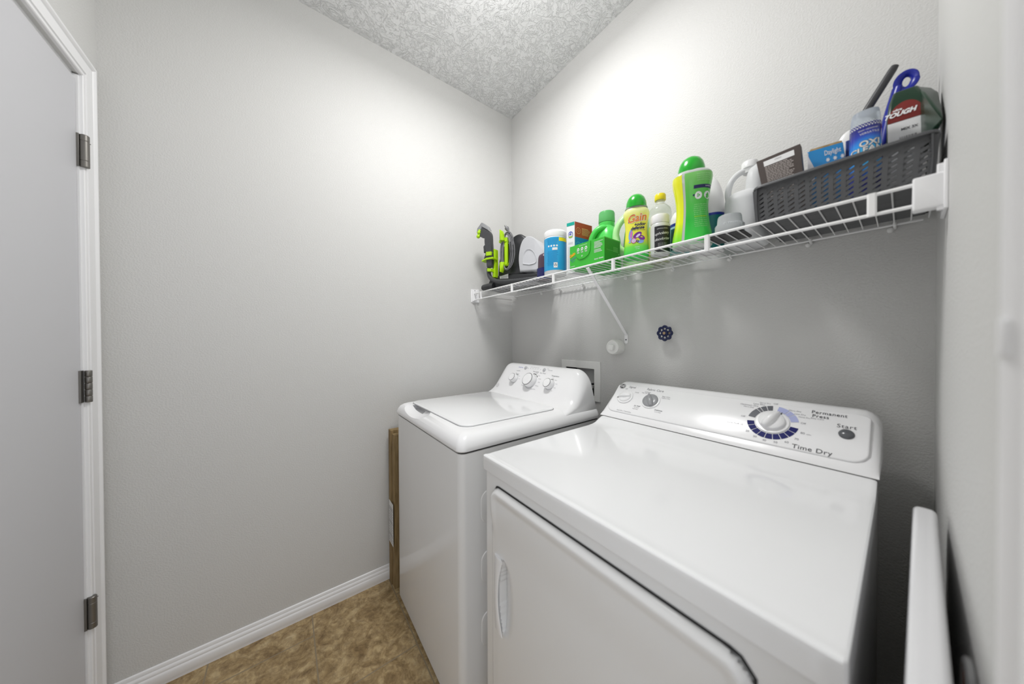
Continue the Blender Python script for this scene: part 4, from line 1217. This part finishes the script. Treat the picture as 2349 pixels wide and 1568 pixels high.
# ---- black tray and clear measuring cup
TR = NB(); slab(TR, rrect(.088, .088, .008), (1.322, -.222, SHZ), (1, 0, 0), (0, 1, 0), (0, 0, 1), .004, edge=.001)
tag(fin('flat_tray', TR, DARK), 'thin black tray lying on the wires under the clear measuring cup', 'tray')
MCp = thing('measuring_cup', 'clear plastic measuring cup with stepped rim in front of the milky jug', 'cup', (1.324, -.222, SHZ+.004))
CUPM = mat('clear_cup', (.86, .88, .90), .12, trans=.7, ior=1.15)
bm = NB(); z = SHZ+.0045; lathe(bm, [(.031, 0), (.035, .001), (.035, .026), (.0335, .029), (.031, .031), (.030, .034), (.0285, .052), (.027, .056), (.001, .056)], (1.324, -.225, z), seg=44); fin('bowl', bm, CUPM, MCp)
bm = NB()
for k in range(44):
    a = 2*PI*k/44; tube(bm, [(1.324+.0348*math.cos(a), -.225+.0348*math.sin(a), z+.027), (1.324+.031*math.cos(a), -.225+.031*math.sin(a), z+.0325)], .0010, 5)
fin('ribbed_rim', bm, CUPM, MCp)

# ================================================================ BASKET AND CONTENTS
BK = thing('plastic_basket', 'dark grey woven-look plastic basket at the right end of the shelf', 'basket', (1.53, -.165, SHZ))
BG = mat('basket_grey', (.085, .087, .092), .45)
bx0, bx1, by0, by1, bz1 = 1.404, 1.656, -.288, -.045, 1.622
bz0 = SHZ
def bwall(bm, P, Xd, Nd, L, z0, z1, lean):
    """woven panel: posts every ~21 mm crossed by slanting ties, all real strips"""
    P, Xd, Nd = V(P), V(Xd), V(Nd)
    def q(u, z, n=0):
        t = (z-z0)/(z1-z0); return P+Xd*(L/2+(u-L/2)*(1+lean*t))+Nd*(lean*.35*L*t*.5+n)+V((0, 0, z))
    nc = max(2, round(L/.0185)); w = L/nc
    def strip(a, b, hw, n, k=3):
        (u0, za), (u1, zb_) = a, b
        du, dz = u1-u0, zb_-za; l = math.hypot(du, dz); pu, pz = -dz/l*hw, du/l*hw
        rings = []
        for i in range(k):
            t = i/(k-1); bulge = .0012*math.sin(PI*t)
            u, z = u0+du*t, za+dz*t
            rings.append([q(u-pu, z-pz, n+bulge), q(u+pu, z+pz, n+bulge), q(u+pu, z+pz, n+bulge-.0022), q(u-pu, z-pz, n+bulge-.0022)])
        loft(bm, rings)
    for i in range(nc+1):
        u = i*w; strip((u, z0+.002), (u, z1-.006), .0036 if 0 < i < nc else .0050, .0012)
    nr = 7; hh = (z1-z0-.014)/nr
    for i in range(nc):
        for j in range(nr):
            za = z0+.004+hh*j
            strip((i*w, za-hh*.1), ((i+1)*w, za+hh*.95), .0030, .0012)
            strip((i*w, za+hh*.95), ((i+.55)*w, za+hh*.42), .0027, -.0004)
    # top band and bottom band
    loft(bm, [[q(u, z1-.012, .001), q(u, z1, .001), q(u, z1, -.0015), q(u, z1-.012, -.0015)] for u in (0, L)])
    loft(bm, [[q(u, z0, .001), q(u, z0+.006, .001), q(u, z0+.006, -.0015), q(u, z0, -.0015)] for u in (0, L)])
bm = NB(); bwall(bm, (bx0, by0, 0), (1, 0, 0), (0, -1, 0), bx1-bx0, bz0, bz1, .045); fin('front_panel', bm, BG, BK)
bm = NB(); bwall(bm, (bx1, by1, 0), (-1, 0, 0), (0, 1, 0), bx1-bx0, bz0, bz1, .045); fin('back_panel', bm, BG, BK)
bm = NB(); bwall(bm, (bx0, by1, 0), (0, -1, 0), (-1, 0, 0), by1-by0, bz0, bz1, .045); fin('left_panel', bm, BG, BK)
bm = NB(); bwall(bm, (bx1, by0, 0), (0, 1, 0), (1, 0, 0), by1-by0, bz0, bz1, .045); fin('right_panel', bm, BG, BK)
bm = NB(); box(bm, bx0, bx1, by0, by1, bz0, bz0+.003); 
for k in range(5): box(bm, bx0+.03, bx1-.03, by0+.035+.04*k, by0+.040+.04*k, bz0-.0002, bz0+.001)
fin('bottom', bm, BG, BK, bevel=.001)
bm = NB()
e = .0065
oo = rrect(bx1-bx0+2*e+.010, by1-by0+2*e+.010, .020, 5); ii = rrect(bx1-bx0+2*e-.002, by1-by0+2*e-.002, .016, 5)
cxm, cym = (bx0+bx1)/2, (by0+by1)/2
rings = [[V((cxm+a, cym+b, z)) for a, b in o_] for o_, z in ((oo, bz1-.004), (oo, bz1), ([(a*.99, b*.99) for a, b in oo], bz1+.0025), (ii, bz1+.0025), (ii, bz1-.003), (oo, bz1-.004))]
loft(bm, rings, cap=False)
fin('rim', bm, BG, BK)

def leaning_box(name, label, cat, pts, thick, mats, parent_print):
    """pts: bottom-left, bottom-right, top-right, top-left of the face"""
    t = thing(name, label, cat, pts[0])
    P = [V(p) for p in pts]
    n = (P[1]-P[0]).cross(P[3]-P[0]).normalized()
    if n.y > 0: n = -n
    bm = NB(); loft(bm, [P, [p-n*thick for p in P]]); fin('carton', bm, mats[0], t, bevel=.0008)
    def f(u, v, k=.0005): return P[0].lerp(P[1], u).lerp(P[3].lerp(P[2], u), v)+n*k
    bm = NB(); parent_print(bm, f)
    fin('printing', bm, mats[1:], t, smooth=0, recalc=False)
    return t
BRN = mat('carton_brown', srgb(70, 60, 56), .5)
PGR = mat('print_warm_grey', srgb(158, 150, 146), .5)
def pr(bm, f):
    patch(bm, f, .16, .86, .87, .95, mi=0)
    text(bm, 'ATTENTION', .028, lambda a, b: f(.5+a, .918+b*1.1, .0007), 2)
    for k in range(24):
        v = .842-.0245*k
        if k == 11: continue
        u = .17; 
        while u < .86:
            l = random.uniform(.03, .10)
            if u+l > (.86 if k % 6 else .75): break
            patch(bm, f, u, u+l, v, v+.015, mi=1)
            u += l+.012
leaning_box('brown_carton', 'dark brown carton with white strip and small grey print in the basket', 'carton',
            [(1.4185, -.252, 1.54), (1.488, -.252, 1.54), (1.4740, -.246, 1.714), (1.3895, -.246, 1.710)], .020, [BRN, WLBL, PGR, INK_L], pr)
BLU = mat('carton_blue', srgb(40, 140, 205), .4)
def pr2(bm, f):
    text(bm, 'Daylight', .165, lambda a, b: f(.70+a*.82, .905+b*.62, .0007), 0, bold=.01)
    for k in range(3):
        cu = .56+.19*k
        for j in range(3):
            a = PI*j/3; poly(bm, lambda u, v: f(u, v, .0007), [(cu+.05*math.cos(a)-.012*math.sin(a), .80+.03*math.sin(a)+.008*math.cos(a)), (cu-.05*math.cos(a)-.012*math.sin(a), .80-.03*math.sin(a)+.008*math.cos(a)), (cu-.05*math.cos(a)+.012*math.sin(a), .80-.03*math.sin(a)-.008*math.cos(a)), (cu+.05*math.cos(a)+.012*math.sin(a), .80+.03*math.sin(a)-.008*math.cos(a))], 0)
    poly(bm, lambda u, v: f(u, v, .0006), [(0, .985), (.03, .985)]+[(.03+.17*math.sin(PI*(k/12))**1.0*(.6+.4*math.sin(PI*k/12)), .93-.55*k/12) for k in range(13)]+[(.0, .38)], 1)
BX = leaning_box('light_bulb_box', 'bright blue carton reading Daylight in the basket', 'carton',
            [(1.486, -.205, 1.54), (1.556, -.199, 1.54), (1.5395, -.199, 1.702), (1.4805, -.205, 1.705)], .030, [BLU, WLBL, mat('bulb_white', (.72, .72, .76), .4)], pr2)
bm = NB()
loft(bm, [[V((1.4835, -.203, 1.7058)), V((1.538, -.198, 1.7025)), V((1.538, -.172, 1.7025)), V((1.4835, -.176, 1.7058))], [V((1.486, -.199, 1.7115)), V((1.537, -.193, 1.7095)), V((1.537, -.178, 1.7095)), V((1.486, -.182, 1.7115))]])
fin('open_flap', bm, CARD, BX, smooth=0)
bm = NB(); box(bm, 1.541, 1.566, -.166, -.145, 1.54, 1.716)
tag(fin('navy_carton', bm, mat('navy_carton', srgb(22, 52, 130), .4), bevel=.001), 'dark blue carton wedged between the Daylight carton and the stain remover', 'carton')
bm = NB(); lathe(bm, [(.001, 0), (.017, .0), (.023, .004), (.0245, .009), (.023, .014), (.017, .018), (.001, .018)], (1.547, -.109, 0), V((0, -1, 0)), 32)
for q in bm.verts: q.co.z = 1.728+q.co.z*1.35
tag(fin('white_disc', bm, WHITEP), 'white rounded plastic piece poking up behind the stain remover', 'disc')

# stain remover with clear lid
OX = thing('stain_remover_tub', 'blue stain remover container with clear top and white lettering', 'container', (1.578, -.215, 1.54))
F = Form(1.5745, -.225, [(1.54, .0205, .018), (1.545, .0225, .020), (1.69, .0225, .020), (1.72, .0215, .0195), (1.735, .0195, .018)], 2.3)
OXB = mat('royal_label', srgb(36, 50, 165), .25, coat=.3)
g_ = nd(OXB, 'ShaderNodeNewGeometry'); vd = nd(OXB, 'ShaderNodeVectorMath', operation='DISTANCE'); vd.inputs[1].default_value = (1.581, -.245, 1.636)
lk(OXB, g_.outputs['Position'], vd.inputs[0]); lk(OXB, ramp(OXB, vd.outputs['Value'], [(0, srgb(60, 215, 250)), (.030, srgb(40, 150, 240)), (.045, srgb(36, 60, 180)), (.06, srgb(28, 34, 130))]), bsdf(OXB).inputs['Base Color'])
body_obj(F, 'body', mat('clear_top', (.72, .78, .84), .15, trans=.55, ior=1.15), OX)
bm = NB(); F.mesh(bm, z0=1.545, z1=1.705, off=.0005); fin('label', bm, OXB, OX, smooth=50)
bm = NB()
def ot(u, v, n=.0010): return lambda a, b, G=F.fn(-84, 1.651, n): G(u+a, v+b)
text(bm, 'OXI', .0165, ot(.005, .010), 1, bold=.07); text(bm, 'OXI', .0165, ot(.005, .010, .0013), 0, bold=.03)
text(bm, 'CLEAN', .0155, ot(.001, -.003), 1, bold=.07); text(bm, 'CLEAN', .0155, ot(.001, -.003, .0013), 0, bold=.03)
text(bm, 'stain remover', .005, ot(.003, .040), 0); text(bm, 'VERSATILE', .006, ot(.005, .032), 0)
for k in range(26):
    for j in range(4): disc(bm, ot(0, 0, .0008), -.05+.0042*k+.002*(j % 2), .048+.003*j, .0014-.0003*j, n=6, mi=0)
fin('printing', bm, [WLBL, INK], OX, smooth=0, recalc=False)

# dark wand, blue ladle, green jug
bm = NB()
A, B = V((1.470, -.088, 1.624)), V((1.6125, -.088, 1.886))
tube(bm, [A, A.lerp(B, .5), A.lerp(B, .97), B], [.0085, .0085, .0078, .0066], 20)
lathe(bm, [(.0095, 0), (.0095, .012)], A.lerp(B, .60), (B-A), 20)
tag(fin('crevice_wand', bm, mat('graphite', (.05, .05, .054), .4)), 'dark grey tube rising diagonally behind the stain remover container', 'tube')
bm = NB()
hp = spline([(1.583, -.088, 1.60), (1.588, -.088, 1.67), (1.600, -.086, 1.76), (1.6155, -.084, 1.835)], 6)
tube(bm, hp, [(.006, .010)]*len(hp), 14)
lp = [V((1.6285+.0125*math.cos(2*PI*k/28), -.084, 1.841+.0175*math.sin(2*PI*k/28))) for k in range(28)]
tube(bm, lp, [(.0036, .008)]*28, 10, closed=True)
tag(fin('blue_brush_handle', bm, mat('cobalt', srgb(28, 40, 150), .3)), 'cobalt blue handle with a hanging loop beside the dark green jug', 'handle')
GD = thing('dark_green_jug', 'dark green jug with red and white label leaning against the right wall', 'jug', (1.64, -.16, 1.54))
DG = mat('dark_green', srgb(10, 48, 28), .3)
bm = NB()
def hull(pts):
    b_ = NB()
    for p in pts: b_.verts.new(p)
    bmesh.ops.convex_hull(b_, input=b_.verts[:])
    for v_ in [v_ for v_ in b_.verts if not v_.link_faces]: b_.verts.remove(v_)
    me = bpy.data.meshes.new('h'); b_.to_mesh(me); b_.free(); bm.from_mesh(me); bpy.data.meshes.remove(me)
hull([(1.604, -.192, 1.545), (1.646, -.194, 1.545), (1.602, -.184, 1.72), (1.653, -.186, 1.715), (1.605, -.175, 1.757), (1.651, -.178, 1.752), (1.611, -.158, 1.789), (1.642, -.158, 1.786), (1.655, -.125, 1.785), (1.608, -.115, 1.778), (1.605, -.112, 1.545), (1.646, -.112, 1.545), (1.660, -.112, 1.75)])
hull([(1.6715, -.262, 1.652), (1.6705, -.21, 1.700), (1.670, -.15, 1.755), (1.655, -.235, 1.640), (1.669, -.245, 1.646), (1.652, -.19, 1.715), (1.650, -.185, 1.752), (1.660, -.125, 1.785), (1.640, -.150, 1.789), (1.648, -.19, 1.63), (1.651, -.12, 1.63), (1.666, -.12, 1.76)])
gj = fin('body', bm, DG, GD, smooth=45, bevel=.005, seg=3)
bm = NB()
def gf(u, v, k=.001):
    a = V((1.605, -.1925-k, 1.545)); b = V((1.646, -.1945-k, 1.545)); c = V((1.603, -.1845-k, 1.72)); d = V((1.652, -.1865-k, 1.715))
    return a.lerp(b, u).lerp(c.lerp(d, u), v)
patch(bm, gf, .02, .98, .05, .94, mi=0)
poly(bm, gf, [(.02, .945), (.98, .945), (.97, 1.0), (.03, 1.0)], 1)
def gdome(u, v, k=.0012):
    if v <= 1: return gf(u, v, k)
    t = (v-1)/.24; a = gf(u, 1, k); b = V((1.6055+.045*u, -.1755-.0025*u-k, 1.7555-.004*u))
    return a.lerp(b, t)
bm.faces.new([bm.verts.new(gdome(.5+.47*math.cos(a), 1.0+.23*math.sin(a))) for a in [PI*k/14 for k in range(15)]]).material_index = 1
g3 = lambda u, v: gf(u, v, .0016)
text(bm, 'TOUGH', .27, lambda a, b: gdome(.36+a*.9, 1.045+b*.36, .0024), 0, bold=.05, shear=.35, rot=.05)
text(bm, 'ultra', .14, lambda a, b: gdome(.28+a, 1.115+b*.34, .0024), 0, bold=.04, shear=.35)
text(bm, 'MIX 3X', .14, lambda a, b: gf(.62+a, .83+b*.3, .0016), 2, bold=.03)
for k in range(16): patch(bm, g3, .36+.03*k, .36+.03*k+random.choice((.008, .014, .02)), .64, .74, mi=2)
patch(bm, g3, .25, .9, .58, .588, mi=2)
for k in range(5): patch(bm, g3, .3, random.uniform(.7, .85), .54-.028*k, .55-.028*k, mi=3)
fin('label', bm, [WLBL, mat('label_red', srgb(118, 26, 20), .4), INK, INK_L], GD, smooth=0, recalc=False)
# ================================================================ CEILING LAMP BODY
lp_ = thing('ceiling_light', 'round flush ceiling light above the machines', 'light', (.80, -.70, H))
bm = NB(); lathe(bm, [(.15, 0), (.155, -.012), (.14, -.026), (.001, -.026)], (.80, -.70, H), seg=48); fin('base', bm, WHITE_TRIM, lp_)
